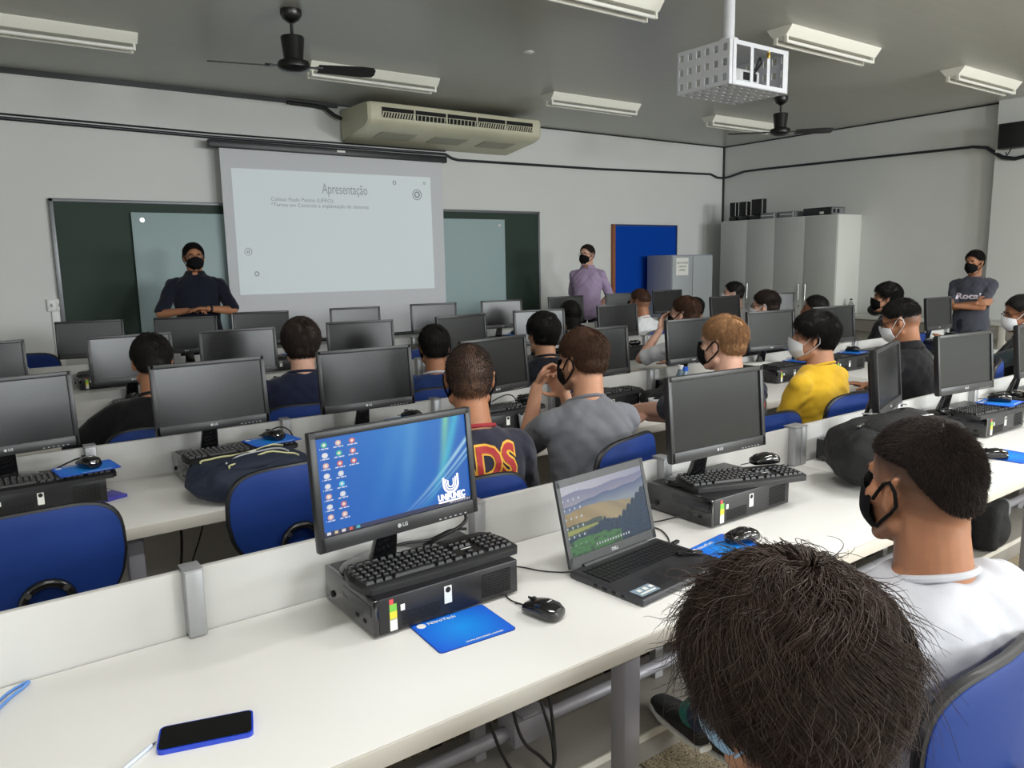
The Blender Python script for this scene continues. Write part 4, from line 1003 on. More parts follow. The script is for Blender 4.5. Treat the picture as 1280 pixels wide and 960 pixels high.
    b = MB(); b.box((.012, 0, .006), (.03, .012, .009), bev=.002); b.build('body', M_RUB, t)
    b = MB(); b.box((-.006, 0, .006), (.01, .009, .005)); b.build('metal_tip', M_STEEL, t)
near_things()

def cup(loc, label):
    t = thing('plastic_cup', label, 'cup', loc, 0, 'disposable cups on the second desk row')
    b = MB(); b.lathe([(0, .002), (.022, .002), (.024, .0), (.027, .02), (.0335, .075), (.036, .08), (.034, .082), (.032, .076), (.0255, .02), (.02, .004), (0, .004)], n=24)
    b.build('cup', mat('cup_plastic', srgb(222, 224, 226), .35, trans=.35), t)
    b = MB(); b.cyl((0, 0, .005), (0, 0, .03), .0235, .0275); b.build('drink', mat('drink', srgb(120, 120, 122), .2, trans=.3), t)
cup((2.22, 2.96, DZ), 'translucent disposable cup right of the DS-jersey man')
cup((3.0, 2.84, DZ), 'translucent disposable cup below the resting hand')
def bottle(loc, label, capc, water):
    t = thing('water_bottle', label, 'bottle', loc)
    b = MB(); b.lathe([(0, 0), (.028, 0), (.031, .01), (.029, .06), (.031, .11), (.028, .14), (.0145, .165), (.0145, .185), (0, .185)]); b.build('bottle', mat('bottle_blue', (.45, .6, .75), .12, trans=.6), t)
    b = MB(); b.cyl((0, 0, .178), (0, 0, .2), .016); b.build('cap', capc, t)
bottle((3.40, 2.98, DZ), 'small blue-capped water bottle left of the blond man', mat('cap_blue', srgb(30, 90, 200), .4), 1)
bottle((3.44, 3.05, DZ), 'small white-capped water bottle beside the blue-capped one', M_WHITE, 1)

# papers and small clutter
t = thing('patterned_sleeve', 'blue and white printed packet beside the left-edge computer', 'packet', (.37, 3.08, DZ), R(20))
b = MB(); b.box((0, 0, .006), (.11, .16, .012), bev=.003); b.build('packet', mat('packet_violet', srgb(70, 66, 170), .4), t)
b = MB(); b.box((0, .04, .0128), (.09, .05, .0015)); b.build('white_print', M_STICK, t)
for x, y, r, w in ((4.3, 3.2, 1, 'between the blond and yellow-shirted men'), (5.05, 3.22, 1, 'behind the yellow-shirted man'), (6.6, 3.2, 1, 'below the crossed-arms man'), (4.42, 4.7, 2, 'right of the grey-shirted man, third row'), (4.2, 6.16, 3, 'front row below the glass board')):
    b = MB(); b.box((0, 0, .003), (.2, .14, .005), rz=.1, bev=.001); o = b.build('paper_sheet', M_STICK); o.location = (x + .05, y - .06 if r == 2 else y, CT + .02 if r != 2 else DZ); tag(o, 'white papers lying on the computer ' + w, 'papers')

# ------------------------------------------------------------------ bags
def backpack(name, label, loc, rz, size, m, seed, piping=None, mats2=None):
    t = thing(name, label, 'backpack', loc, rz); L, W, H = size; random.seed(seed)
    b = MB(); b.box((0, 0, H * .45), (L * .86, W * .86, H * .8), bev=H * .36, seg=5); b.ell((L * .1, 0, H * .5), (L * .44, W * .44, H * .48)); b.ell((-L * .2, -W * .05, H * .42), (L * .3, W * .44, H * .4)); b.ell((L * .3, W * .05, H * .35), (L * .2, W * .36, H * .3))
    me = fuse(b, .009, 6)
    def crumple(c, nn, i):
        c = c + c.normalized() * (noise.noise(c * 9 + V((seed, 0, 0))) * .016 + noise.noise(V((c.x * 12, c.y * 34, c.z * 30 + seed))) * .009); c.z = max(c.z, .001); return c
    displace(me, crumple)
    me.materials.append(m); body = link('body', me, t)
    b = MB(); b.ell((L * .02, -W * .12, H * .78), (L * .33, W * .26, H * .2)); me = fuse(b, .008, 3)
    me.materials.append(m); link('front_pocket', me, t)
    bv = bvh_of(body.data)
    def surf(x, y, off=.003):
        h = bv.ray_cast(V((x, y, 1)), V((0, 0, -1))); return V((x, y, (h[0].z if h[0] else 0) + off))
    if piping:
        for k, (yy, xr) in enumerate(((-.32, .30), (-.17, .27), (.2, .36))):
            b = MB(); b.tube([surf(L * (xr * cos(a)) + L * .04, W * (yy + .13 * sin(a)), .007) for a in [pi * j / 16 for j in range(17)]], .0036, n=6); b.build('zip_piping', piping[k % len(piping)], t)
    b = MB(); p = surf(L * .05, 0, .012); b.box(p, (.03, .012, .006), rz=.5, bev=.002); b.build('zip_pull', M_STEEL if not piping else M_STICK, t)
    if not piping and H > .2:
        for dx, dy, rz in ((-.3, -.1, .6), (-.1, .22, -.3), (.12, -.2, .2)):
            p = surf(L * dx, W * dy, .004); b = MB(); b.box(p, (.055, .014, .006), rz=rz, bev=.002); b.build('buckle', M_STEEL, t)
    b = MB(); b.tube([(L * .35, W * .2, H * .55), (L * .48, W * .15, H * .7), (L * .52, 0, H * .6), (L * .42, -W * .15, H * .5)], .009, n=8); b.build('top_handle', MATS['bag_black_cloth'], t)
    b = MB(); b.tube([(-L * .3, -W * .4, H * .3), (-L * .15, -W * .52, H * .1), (L * .05, -W * .62, -.05), (L * .2, -W * .6, -.22), (L * .28, -W * .5, -.3)][:3 if not piping else 5], .008, n=6); b.build('shoulder_strap', MATS['bag_black_cloth'], t)
    return t
def bvh_of(me):
    return BVHTree.FromPolygons([v.co.copy() for v in me.vertices], [tuple(p.vertices) for p in me.polygons])
mat('bag_navy', srgb(24, 34, 54), .75, bump=(60, .3, .004)); mat('piping_cream', srgb(200, 198, 150), .6); mat('piping_grey', srgb(160, 162, 165), .6)
backpack('navy_backpack', 'navy backpack with cream zip piping on the second desk row', (.82, 2.80, DZ), R(12), (.46, .3, .15), MATS['bag_navy'], 2, [MATS['piping_cream'], MATS['piping_grey'], MATS['piping_cream']])
backpack('black_backpack', 'black backpack with silver buckles on the desk behind the near man in white', (2.70, 1.38, DZ), R(-28), (.52, .36, .27), MATS['bag_black_cloth'], 5)
backpack('black_backpack', 'flat black backpack on the second desk row left of the blond man', (3.22, 2.90, DZ), R(8), (.46, .26, .13), MATS['bag_black_cloth'], 8)
def floor_bag():
    t = thing('black_bag', 'black bag standing on the plinth under the nearest desk at right', 'bag', (4.12, 1.60, .1), R(10))
    b = MB(); b.box((0, 0, .12), (.24, .12, .23), bev=.03, seg=3); b.ell((0, -.02, .1), (.12, .07, .1)); me = fuse(b, .008, 4); me.materials.append(MATS['bag_black_cloth']); link('body', me, t)
    b = MB(); b.tube([(-.06, 0, .23), (-.05, 0, .3), (.05, 0, .3), (.06, 0, .23)], .007); b.build('handle', M_RUB, t)
floor_bag()

# ------------------------------------------------------------------ chairs
def make_chair():
    t = thing('office_chair', '-', 'chair', (0, 0, 0))
    # back shell: rounded, slightly wrapped
    def outline(w, h, e, n=40):
        o = []
        for k in range(n):
            a = 2 * pi * k / n; c, s = cos(a), sin(a)
            x = abs(c) ** (2 / e) * (1 if c > 0 else -1) * w / 2; z = abs(s) ** (2 / e) * (1 if s > 0 else -1) * h / 2
            if z < 0: x *= 1 - .22 * (-z / (h / 2)) ** 1.5
            o.append((x, z))
        return o
    def shell(b, w, h, th, y0, zc, rings=6):
        n = 40; o = outline(w, h, 3.6)
        vs = []
        prof = [(0.0, 1)] if 0 else [(.0, -.5), (.35, -.5), (.7, -.5), (.92, -.5), (.985, -.38), (1., 0), (.985, .38), (.92, .5), (.7, .5), (.35, .5), (0., .5)]
        for s, d in prof:
            for x, z in o:
                X, Z = x * s, z * s
                vs.append(V((X, y0 + th * d + .75 * X * X + .25 * (Z) ** 2, zc + Z)))
        fs = []
        for j in range(len(prof) - 1):
            for i in range(n): fs.append((j * n + i, j * n + (i + 1) % n, (j + 1) * n + (i + 1) % n, (j + 1) * n + i))
        b._add(vs, fs)
    b = MB(); shell(b, .44, .34, .02, -.235, .762); b.build('back_edge', M_CHK, t)
    b = MB(); shell(b, .425, .325, .026, -.236, .762); b.build('backrest', M_CHB, t)
    # seat
    b = MB(); o = rrect(.47, .44, .1, 8); n = len(o)
    vs = []
    for s, z in ((.96, .415), (1, .43), (1, .445)): vs += [V((x * s, y * s, z)) for x, y in o]
    b._add(vs, [tuple(range(n))[::-1], tuple(range(2 * n, 3 * n))] + [(j * n + i, j * n + (i + 1) % n, (j + 1) * n + (i + 1) % n, (j + 1) * n + i) for j in range(2) for i in range(n)])
    b.build('seat_pan', M_CHK, t)
    b = MB(); vs = []
    for s, z in ((.99, .445), (1, .455), (.98, .468), (.9, .476), (.5, .48)): vs += [V((x * s, y * s, z)) for x, y in o]
    b._add(vs, [tuple(range(n))[::-1], tuple(range(4 * n, 5 * n))] + [(j * n + i, j * n + (i + 1) % n, (j + 1) * n + (i + 1) % n, (j + 1) * n + i) for j in range(4) for i in range(n)])
    b.build('seat', M_CHB, t)
    # arch bracket behind the back, running down under the seat
    yb = -.256
    pts = [(-.06, -.05, .41), (-.06, -.2, .405), (-.06, -.262, .44), (-.06, yb - .01, .60), (-.06, yb - .008, .675)]
    pts += [(.06 * -cos(a), yb - .008, .675 + .055 * sin(a)) for a in [pi * k / 10 for k in range(1, 10)]]
    pts += [(.06, yb - .008, .675), (.06, yb - .01, .60), (.06, -.262, .44), (.06, -.2, .405), (.06, -.05, .41)]
    b = MB(); b.tube(pts, .0125, n=10); br = b.build('back_bracket', M_STEELK, t)
    for sx in (-1, 1):
        b = MB(); b.cyl((sx * .045, yb - .022, .71), (sx * .045, yb, .71), .008, n=12); b.build('screw', M_STEEL, br)
    b = MB(); b.box((0, -.02, .4), (.2, .2, .03), bev=.008); b.cyl((0, 0, .1), (0, 0, .4), .026); b.cyl((0, 0, .1), (0, 0, .26), .036); b.build('gas_column', M_CHK, t)
    for k in range(5):
        a = 2 * pi * k / 5 + .3; c, s = cos(a), sin(a)
        b = MB(); b.loft([((c * .02, s * .02, .105), (-s, c, 0), (0, 0, 1), .03, .022), ((c * .28, s * .28, .075), (-s, c, 0), (0, 0, 1), .016, .012)], e=3, n=16); lg = b.build('base_arm', M_CHK, t)
        b = MB()
        for d in (-1, 1): b.cyl((c * .28 - s * d * .006, s * .28 + c * d * .006, .027), (c * .28 - s * d * .024, s * .28 + c * d * .024, .027), .027, n=16)
        b.cyl((c * .28, s * .28, .03), (c * .28, s * .28, .07), .008, n=8); b.build('caster', M_RUB, lg)
    return t
P_CHAIR = make_chair()
def chair(x, y, deg, label): return place(P_CHAIR, (x, y, 0), R(deg), label, 'blue office chairs')
chair(.12, 2.62, 2, 'empty blue chair at the left photo edge, pushed to the second row')
chair(.84, 2.64, 3, 'empty blue chair under the navy backpack')
chair(2.9, 5.42, 8, 'empty blue chair just left of the blue-shirted man, third aisle')
chair(.42, 6.9, 170, 'blue chair beside the wall, far left under the wall switch')
# ------------------------------------------------------------------ people
SKIN = dict(light=srgb(214, 168, 146), mid=srgb(190, 140, 112), tan=srgb(168, 116, 86), brown=srgb(140, 92, 66))
HAIRC = dict(soft=srgb(58, 44, 37), black=srgb(24, 21, 20), dark=srgb(46, 36, 31), brown=srgb(70, 47, 34), blond=srgb(160, 120, 84))
STYLES = dict(none=(0, 0, 0, 0), buzz=(.0028, .002, .007, .0004), fade=(.009, .0005, .020, .002), side=(.007, .0008, .013, .0012), short=(.013, .004, .024, .0035), medium=(.026, .012, .045, .009), curly=(.031, .021, .10, .008), long=(.018, .014, .06, .004))
def ik(a, c, l1, l2, pole):
    a, c = V(a), V(c); d = c - a; L = min(d.length, (l1 + l2) * .995); w = d.normalized()
    c = a + w * L; x = (l1 * l1 - l2 * l2 + L * L) / (2 * L); h = sqrt(max(l1 * l1 - x * x, 0))
    p = V(pole) - w * V(pole).dot(w); p = p.normalized() if p.length > 1e-5 else w.orthogonal().normalized()
    return a + w * x + p * h, c
def hand(b, wr, d, n, side, curl=.5, s=1., spread=.0):
    """palm + five separate fingers. d: pointing direction, n: palm normal, side: +1 when the thumb is on d x n side"""
    d = V(d).normalized(); n = V(n); n = (n - d * n.dot(d)).normalized(); t = d.cross(n) * side
    Mx = Matrix((t, d, n)).transposed()
    b.ell(V(wr) + d * .045 * s, (.041 * s, .052 * s, .0165 * s), Mx)
    b.ell(V(wr) + d * .07 * s, (.040 * s, .025 * s, .0135 * s), Mx)
    for k, (off, l) in enumerate(((.028, .072), (.0095, .08), (-.0095, .074), (-.027, .058))):
        p = V(wr) + d * (.086 - .004 * abs(k - 1)) * s + t * off * s; a = spread * (1.2 - k) * .12
        dd = (d * cos(a) + t * sin(a)); ang = 0
        for j, (fr, r) in enumerate(((.45, .0088), (.31, .0078), (.24, .0068))):
            ang += curl * (.55 if j == 0 else .75)
            q = p + (dd * cos(ang) + n * sin(ang)) * l * fr * s
            b.capsule(p, q, r * s, (r - .0007) * s, n=10, k=3); p = q
    p = V(wr) + d * .022 * s + t * .03 * s + n * .004
    q = p + (d * .55 + t * .75 + n * .3).normalized() * .036 * s; b.capsule(p, q, .012 * s, .0105 * s, n=10, k=3)
    e = q + (d * .9 + t * .15 + n * (.3 + .4 * curl)).normalized() * .032 * s; b.capsule(q, e, .010 * s, .008 * s, n=10, k=3)

def person(name_label, loc, face, z_top=1.31, stand=False, lean=4, side_lean=0, hy=0, hp=0, hr=0, skin='mid', hair='short', hairc='dark', shirt=None, shirt_c=None,
           trouser=srgb(30, 36, 52), arms=None, legs=None, mask=None, glasses=False, vox=.010, sleeve=.55, seed=1, width=1., group=None, collar=None, polo=False,
           stubble=True, no_chair=False, chair_label=None, hair_n=900, sock=None, shoe=srgb(20, 20, 22), fat=1.0, straps=None, neck_l=0., beard=0, feet=None, chair_yaw=None, chair_xy=None, shoesole=None):
    random.seed(seed)
    t = thing('person', name_label, 'person', (loc[0], loc[1], 0), R(face))
    # ---- skeleton (local: x right, y forward)
    hz = .53 if not stand else .93
    TL = .52
    # total: head top = hz + TL*cos(lean) + .28
    sc = 1.
    top0 = hz + TL * cos(R(lean)) + .27
    dzh = z_top - top0            # adjust by sliding pelvis/torso length slightly
    if stand: hz += dzh
    else: TL += max(-.07, min(.06, dzh)); hz += dzh - max(-.07, min(.06, dzh))
    P = V((0, 0, hz)); w = V((sin(R(side_lean)), sin(R(lean)), cos(R(lean)))).normalized(); fw = V((0, cos(R(lean)), -sin(R(lean))))
    rt = fw.cross(w).normalized(); fw = w.cross(rt).normalized()
    k = TL / .52
    def T(x, y, h): return P + rt * x * width + fw * y + w * h * k
    secs = [(-.10, .12, .095, 0), (-.05, .165, .12, 0), (.02, .172, .122, 0), (.12, .152, .108, 0), (.22, .156, .11, 0), (.32, .172, .118, -.005), (.40, .178, .112, -.01), (.45, .160, .092, -.014), (.485, .115, .075, -.018), (.51, .075, .062, -.018), (.53, .055, .053, -.014)]
    def torso(b, inf=0., lo=0, hi=99, e=2.3):
        b.loft([(T(0, y, h), rt, fw, (rx * width + inf) * 1., (ry * fat + inf)) for i, (h, rx, ry, y) in enumerate(secs) if lo <= i <= hi], n=36, e=e)
    hc = T(0, -.004, .52) + w * (.085 + neck_l) + V((0, .018, .0)); hc.z = z_top - .123 - STYLES[hair][0] * .9
    HM = Matrix.Translation(hc) @ Matrix.Rotation(R(hy), 4, 'Z') @ Matrix.Rotation(R(-hp), 4, 'X') @ Matrix.Rotation(R(hr), 4, 'Y')
    HR = HM.to_3x3()
    # loc names the point under the head; shift the figure so that the head stands there
    ho = Matrix.Rotation(R(face), 3, 'Z') @ V((hc.x, hc.y, 0)); loc = (loc[0] - ho.x, loc[1] - ho.y); t.location = (loc[0], loc[1], 0)
    H = lambda x, y, z: HM @ V((x, y, z))
    def head(b):
        b.ell(H(0, -.014, .033), (.0765, .097, .089), HR, 28, 18)
        b.ell(H(0, -.03, .0), (.070, .078, .075), HR, 24, 14)
        b.ell(H(0, .030, -.040), (.058, .062, .074), HR, 24, 14)
        b.ell(H(0, .052, -.078), (.040, .040, .040), HR); b.ell(H(0, .078, -.098), (.020, .017, .017), HR)
        for s in (-1, 1):
            b.capsule(H(s * .055, .005, -.065), H(s * .03, .06, -.095), .018, .018, 12, 4)     # jaw
            b.ell(H(s * .043, .058, -.022), (.022, .022, .020), HR, 14, 8)                        # cheek
            # ear: rim, inner plate, lobe
            rim = []
            for q in range(13):
                a = R(-100 + 290 * q / 12); rim.append(H(s * (.081 + .006 * (sin(a) * .3 - cos(a) * -.4)), -.008 - .0165 * cos(a - pi / 2 + .0) * 1., -.002 + .029 * sin(a - pi / 2 + pi / 2)))
            b.tube(rim, .0048, n=8)
            b.ell(H(s * .078, -.006, -.006), (.0055, .013, .026), HR, 12, 8); b.ell(H(s * .079, -.001, -.032), (.0055, .008, .009), HR, 10, 6)
        b.capsule(H(-.030, .076, .024), H(.030, .076, .024), .013, .013, 12, 4)                 # brow
        b.capsule(H(0, .086, .012), H(0, .104, -.024), .0085, .0125, 12, 4)                     # nose
        for s in (-1, 1): b.ell(H(s * .031, .0655, .0195), (.017, .0125, .0065), HR, 14, 8); b.ell(H(s * .031, .064, .001), (.016, .012, .006), HR, 14, 8)
        for s in (-1, 1): b.ell(H(s * .011, .094, -.028), (.0075, .009, .0075), HR, 10, 6)
        b.ell(H(0, .084, -.058), (.024, .011, .006), HR, 14, 8); b.ell(H(0, .082, -.068), (.020, .011, .006), HR, 14, 8)
        b.capsule(H(0, -.028, -.035), T(0, -.016, .505), .057 * (width * .5 + .5), .060 * (width * .5 + .5), 24, 5)
        b.capsule(H(0, -.034, -.02), T(0, -.03, .49), .050, .062, 20, 5)
    # arms
    S = {s: T(s * .168, -.012, .425) for s in (-1, 1)}
    A = {}
    arms = arms or {}
    for s in (-1, 1):
        spec = arms.get(s, {})
        wt = spec.get('w', (s * .15, .34, hz + .2 if not stand else hz)); pole = spec.get('p', (s * .7, -.5, -.8))
        A[s] = ik(S[s], wt, .285, .25, pole)
    # legs
    Hj = {s: P + V((s * .088, 0, -.01)) for s in (-1, 1)}; G = {}
    for s in (-1, 1):
        an = (feet or {}).get(s, (s * .12, .36, .09) if not stand else (s * .1, .0, .09)); pole = (0, 1, .6) if not stand else (s * .1, 1, 0)
        l1, l2 = .43, .42
        need = (V(an) - Hj[s]).length
        if need > l1 + l2: f = need / (l1 + l2) * 1.01; l1 *= f; l2 *= f
        G[s] = ik(Hj[s], an, l1, l2, pole if not (legs or {}).get(s) else legs[s])
    b = MB(); torso(b, -.012); head(b)
    for s in (-1, 1):
        e, wr = A[s]; spec = arms.get(s, {})
        b.capsule(S[s], e, .046, .037, 18, 5); b.capsule(e, e + (wr - e) * .35, .037, .036, 18, 5); b.capsule(e + (wr - e) * .3, wr, .036, .0245, 18, 5)
        hd = V(spec.get('hd', wr - e)); hn = V(spec.get('hn', (0, 0, -1)))
        # thumb toward the body's midline for a palm-down hand
        hand(b, wr, hd, hn, spec.get('side', s if hn.z < 0 else -s), spec.get('curl', .35), 1., spec.get('spread', .3))
        kn, an = G[s]; b.capsule(Hj[s], kn, .07, .05, 14, 4); b.capsule(kn, an, .048, .036, 14, 4); b.capsule(an, an + V((0, .05, -.055)), .034, .024, 10, 3)
    me = fuse(b, vox, 3 if vox > .006 else 4)
    # eye sockets
    inv = HM.inverted(); hverts = []
    stub = [0.] * len(me.vertices)
    def zline(y):
        pts = [(-.12, -.055), (-.06, -.050), (-.03, -.030), (-.012, .012), (.012, .022), (.028, .018), (.05, .045), (.066, .076), (.1, .09)]
        for (a, p), (c, q) in zip(pts, pts[1:]):
            if y <= c: return p + (q - p) * max(0, min(1, (y - a) / (c - a)))
        return pts[-1][1]
    def face_shape(co, no, i):
        q = inv @ co
        if q.length < .16:
            for s in (-1, 1):
                d = (q - V((s * .031, .084, .010))).length
                if d < .018: co = co - HR @ V((0, .007 * (1 - d / .018), 0))
            z = q.z - zline(q.y)
            f = max(0, min(1, (z + (.028 if hair in ('side', 'fade') else .012)) / (.055 if hair in ('side', 'fade') else .03))) if abs(q.x) < .079 or q.z > .03 else 0
            if hair in ('fade', 'side'): f *= .50 + .48 * max(0, min(1, (q.z + .05) / .08))
            if hair == 'buzz': f *= .72 + .26 * max(0, min(1, (q.z + .05) / .06))
            if beard and q.z < -.02 and q.y > -.02 and q.y < .09 and q.length > .05: f = max(f, beard * max(0, min(1, (-.015 - q.z) / .03)) * max(0, min(1, (q.y + .02) / .03)))
            stub[i] = f * (.88 if stubble else 0)
        return co
    displace(me, face_shape)
    NV = len(me.vertices); cos_ = [0.] * (3 * NV); nos_ = [0.] * (3 * NV); me.vertices.foreach_get('co', cos_); me.vertices.foreach_get('normal', nos_)
    ca = me.color_attributes.new('Col', 'FLOAT_COLOR', 'POINT'); ca.data.foreach_set('color', [x for f in stub for x in (f, f, f, 1)])
    sk = mat('skin_%s_%s' % (skin, hairc), SKIN[skin], .5, spec=.35, noise_col=(38, .07), attr=tuple(c * 1.15 for c in HAIRC[hairc]), bump=(220, .12, .0008))
    me.materials.append(sk); body = link('body', me, t)
    # eyes, brows
    hm = mat('hair_%s' % hairc, HAIRC[hairc], .6 if hairc != 'soft' else .42, spec=.22 if hairc != 'soft' else .3, noise_col=(60, .3))
    for s in (-1, 1):
        ey = MB(); ey.ell(H(s * .031, .0625, .010), (.0112, .0112, .0108), HR, 16, 10); eo = ey.build('eye', mat('eye_white', srgb(215, 208, 200), .25), t)
        ir = MB(); ir.ell(H(s * .031, .0685, .010), (.0058, .006, .0058), HR, 12, 8); ir.build('iris', mat('iris_dark', srgb(30, 20, 15), .2), eo)
        br = MB(); br.tube([H(s * .014, .088, .026), H(s * .03, .0875, .031), H(s * .046, .078, .027)], [.003, .0038, .002], n=6); br.build('eyebrow', hm, t)
    # ---- hair
    if hair != 'none':
        topT, sideT, SL, jit = STYLES[hair]
        def thick(q):
            z = q.z - zline(q.y); fy = 1
            if z <= 0: return -1
            if abs(q.x) > .0755 and q.z < .028 and q.y > -.028: return -1
            u = max(0, min(1, (q.z - .0) / .075)); u = u * u * (3 - 2 * u)
            if hair == 'fade': u = max(0, min(1, (q.z - .004 + .16 * max(0, -q.y)) / .06)) if q.z > -.02 else 0; u = u * u * (3 - 2 * u)
            if hair == 'side':
                # clean line running from the temple back and down: long above, clipped below
                line = .060 - .20 * max(0, .03 - q.y) - 1.15 * max(0, -q.y - .04)
                u = max(0, min(1, (q.z - line) / .014)); 
            T_ = sideT + (topT - sideT) * u
            e = min(1, z / (.030 if hair in ('buzz', 'fade', 'side', 'short') else .022)); return T_ * e * (2 - e)
        pts = {}
        vm = {}; vs = []; fs = []; samp = []
        for p in me.polygons:
            q = inv @ p.center
            if q.length > .15: continue
            th = thick(q)
            if th < 0: continue
            if hair not in ('side', 'fade') or th > .0016: samp.append((p.center.copy(), p.normal.copy(), th, q))
            if th < (.0014 if hair != 'buzz' else .005): continue
            idx = []
            for vi in p.vertices:
                if vi not in vm:
                    vm[vi] = len(vs); co = V(cos_[3 * vi:3 * vi + 3]); qq = inv @ co; h = max(0, thick(qq)); nrm = (HR @ V((qq.x, qq.y + .01, qq.z - .0)).normalized())
                    nn = (V(nos_[3 * vi:3 * vi + 3]) * .5 + nrm * .5).normalized()
                    jt = (noise.noise(qq * 34 + V((seed, 0, 0))) + .5 * noise.noise(qq * 80)) * jit * min(1, h / .012)
                    if hair == 'curly': jt += noise.noise(qq * 17 + V((seed, 3, 0))) * .026 * min(1, h / .02)
                    vs.append(co + nn * (h * (.8 if hair != 'curly' else .66) + jt - .0008 if h > .002 else .0004))
                idx.append(vm[vi])
            fs.append(idx)
        cme = bpy.data.meshes.new('hair_cap'); cme.from_pydata(vs, [], fs); cme.polygons.foreach_set('use_smooth', [True] * len(fs)); 
        # strands
        b = MB(); b.v = [tuple(v) for v in vs]; b.f = [list(f) for f in fs]; b.m = [0] * len(fs); b.sm = [True] * len(fs)
        up = HR @ V((0, 0, 1)); fd = HR @ V((0, 1, 0))
        if hair_n and samp:
            wts = [.12 + min(1., s[2] / .006) for s in samp]
            for sm in random.choices(samp, wts, k=hair_n):
                c, nr, th, q = sm
                base = c + nr * (th * (.75 if hair != 'curly' else random.uniform(.6, 1.05)) + .0006)
                crown = V((0, -.045, .11)); away = (q - crown); away -= q.normalized() * away.dot(q.normalized()); away = HR @ (away.normalized() if away.length > 1e-4 else V((0, 1, 0)))
                rnd = V((random.gauss(0, 1), random.gauss(0, 1), random.gauss(0, 1))) * (.25 if hair != 'curly' else .12)
                if hair in ('buzz',): d0 = (nr + away * .5 + rnd).normalized(); L = SL * random.uniform(.6, 1.1)
                else: d0 = (nr * (.35 if hair != 'curly' else .42) + away * .9 + rnd).normalized(); L = SL * random.uniform(.6, 1.2) * min(1, .15 + th / .012)
                K = 3 if L < .02 else (5 if hair != 'curly' else 10)
                ww = .0006 if vox < .0055 else (.0009 if vox < .007 else .0011)
                if hair == 'curly': ww = .0008
                p = base; ptsS = [p]; ph = random.uniform(0, 6.3) if hair != 'curly' else noise.noise(q * 24 + V((seed, 0, 0))) * 8 + random.gauss(0, .3); cr = 1 + .5 * noise.noise(q * 22) if hair == 'curly' else random.uniform(.6, 1.4); ax = d0.orthogonal().normalized(); ay = d0.cross(ax)
                def shell(pp):
                    g = inv @ pp; return V((g.x / .078, (g.y + .014) / .098, (g.z - .015) / .105))
                r0 = shell(p).length; lift = random.gauss(.0, .035) if hair != 'curly' else random.gauss(.02, .035)
                if hair == 'curly' and random.random() < .12: lift = random.gauss(.05, .16)
                wv = (4.6 if hair == 'curly' else 2.) * cr; wa = .95 if hair == 'curly' else (.35 if hair == 'medium' else .2)
                for j in range(1, K):
                    f = j / (K - 1); g = shell(p); nn = (HR @ V((g.x / .078, g.y / .098, g.z / .105))).normalized()
                    tdir = (away + rnd * .6 - up * (.25 * f)); tdir = tdir - nn * tdir.dot(nn); tdir = tdir.normalized() if tdir.length > 1e-4 else ax; bt = nn.cross(tdir)
                    dd = (tdir + bt * wa * cos(ph + f * wv)).normalized()
                    p = p + dd * L / (K - 1); g = shell(p); want = r0 * (1 + lift * f + (.05 * sin(ph * 1.7 + f * wv) if hair == 'curly' else 0)); g2 = g * (want / g.length)
                    p = HM @ V((g2.x * .078, g2.y * .098 - .014, g2.z * .105 + .015)); ptsS.append(p)
                b.tube(ptsS, [ww * (1 - .75 * j / (K - 1)) for j in range(K)], n=3, cap=False)
        if hair == 'curly':
            for q in range(70):   # loose flyaway locks over the crown
                a = random.uniform(0, 6.3); p = H(.02 * cos(a) + random.uniform(-.05, .04), random.uniform(-.06, .06), .125 + random.uniform(-.01, .01)); ptsS = [p]; dd = (up + V((cos(a), sin(a), 0)) * .6).normalized(); L = random.uniform(.03, .065)
                for j in range(9):
                    dd = (dd + V((cos(a + j * .6), sin(a + j * .6), -.25)) * .32).normalized(); p = p + dd * L / 8; ptsS.append(p)
                b.tube(ptsS, [.0009 * (1 - .08 * j) for j in range(10)], n=3, cap=False)
        if hair == 'long':
            bb = MB(); bb.ell(H(0, -.055, -.03), (.075, .06, .10), HR); bb.capsule(H(0, -.06, -.05), T(.0, -.10, .40), .065, .05, 20, 5); bb.capsule(H(0, -.075, -.08), T(.0, -.13, .30), .05, .035, 18, 5)
            m2 = fuse(bb, .008, 3)
            displace(m2, lambda c, n, i: c + n * .004 * sin((inv @ c).x * 420 + (inv @ c).z * 30))
            o0 = len(b.v); b.v += [tuple(v.co) for v in m2.vertices]
            for p in m2.polygons: b.f.append([i + o0 for i in p.vertices]); b.m.append(0); b.sm.append(True)
        hme = bpy.data.meshes.new('hair'); hme.from_pydata(b.v, [], b.f); hme.polygons.foreach_set('use_smooth', [True] * len(b.f)); hme.materials.append(hm); hme.update()
        link('hair', hme, t); bpy.data.meshes.remove(cme)
    # ---- clothing
    bS = MB(); torso(bS, .008, 0, 9)
    bS.capsule(T(-.13, -.014, .43), T(.13, -.014, .43), .062 * (fat * .5 + .5), .062 * (fat * .5 + .5), 20, 5)
    for s in (-1, 1):
        e, wr = A[s]; sh = S[s]; sl = sh + (e - sh) * min(1, sleeve * 1.6) if sleeve < 1 else e
        d = (e - sh).normalized()
        bS.capsule(sh, sh + d * .05, .058, .058, 18, 5)
        bS.cyl(sh, sl, .060, .055 if sleeve < 1 else .05, n=20)
        if sleeve >= 1:
            bS.capsule(sh, e, .056, .048, 18, 5); bS.cyl(e, e + (wr - e) * min(1, (sleeve - 1)), .048, .04, n=18); bS.capsule(e, e + (wr - e) * .3, .048, .045, 16, 4)
    me2 = fuse(bS, max(vox, .006), 9)
    eL = {s_: A[s_][0] for s_ in (-1, 1)}
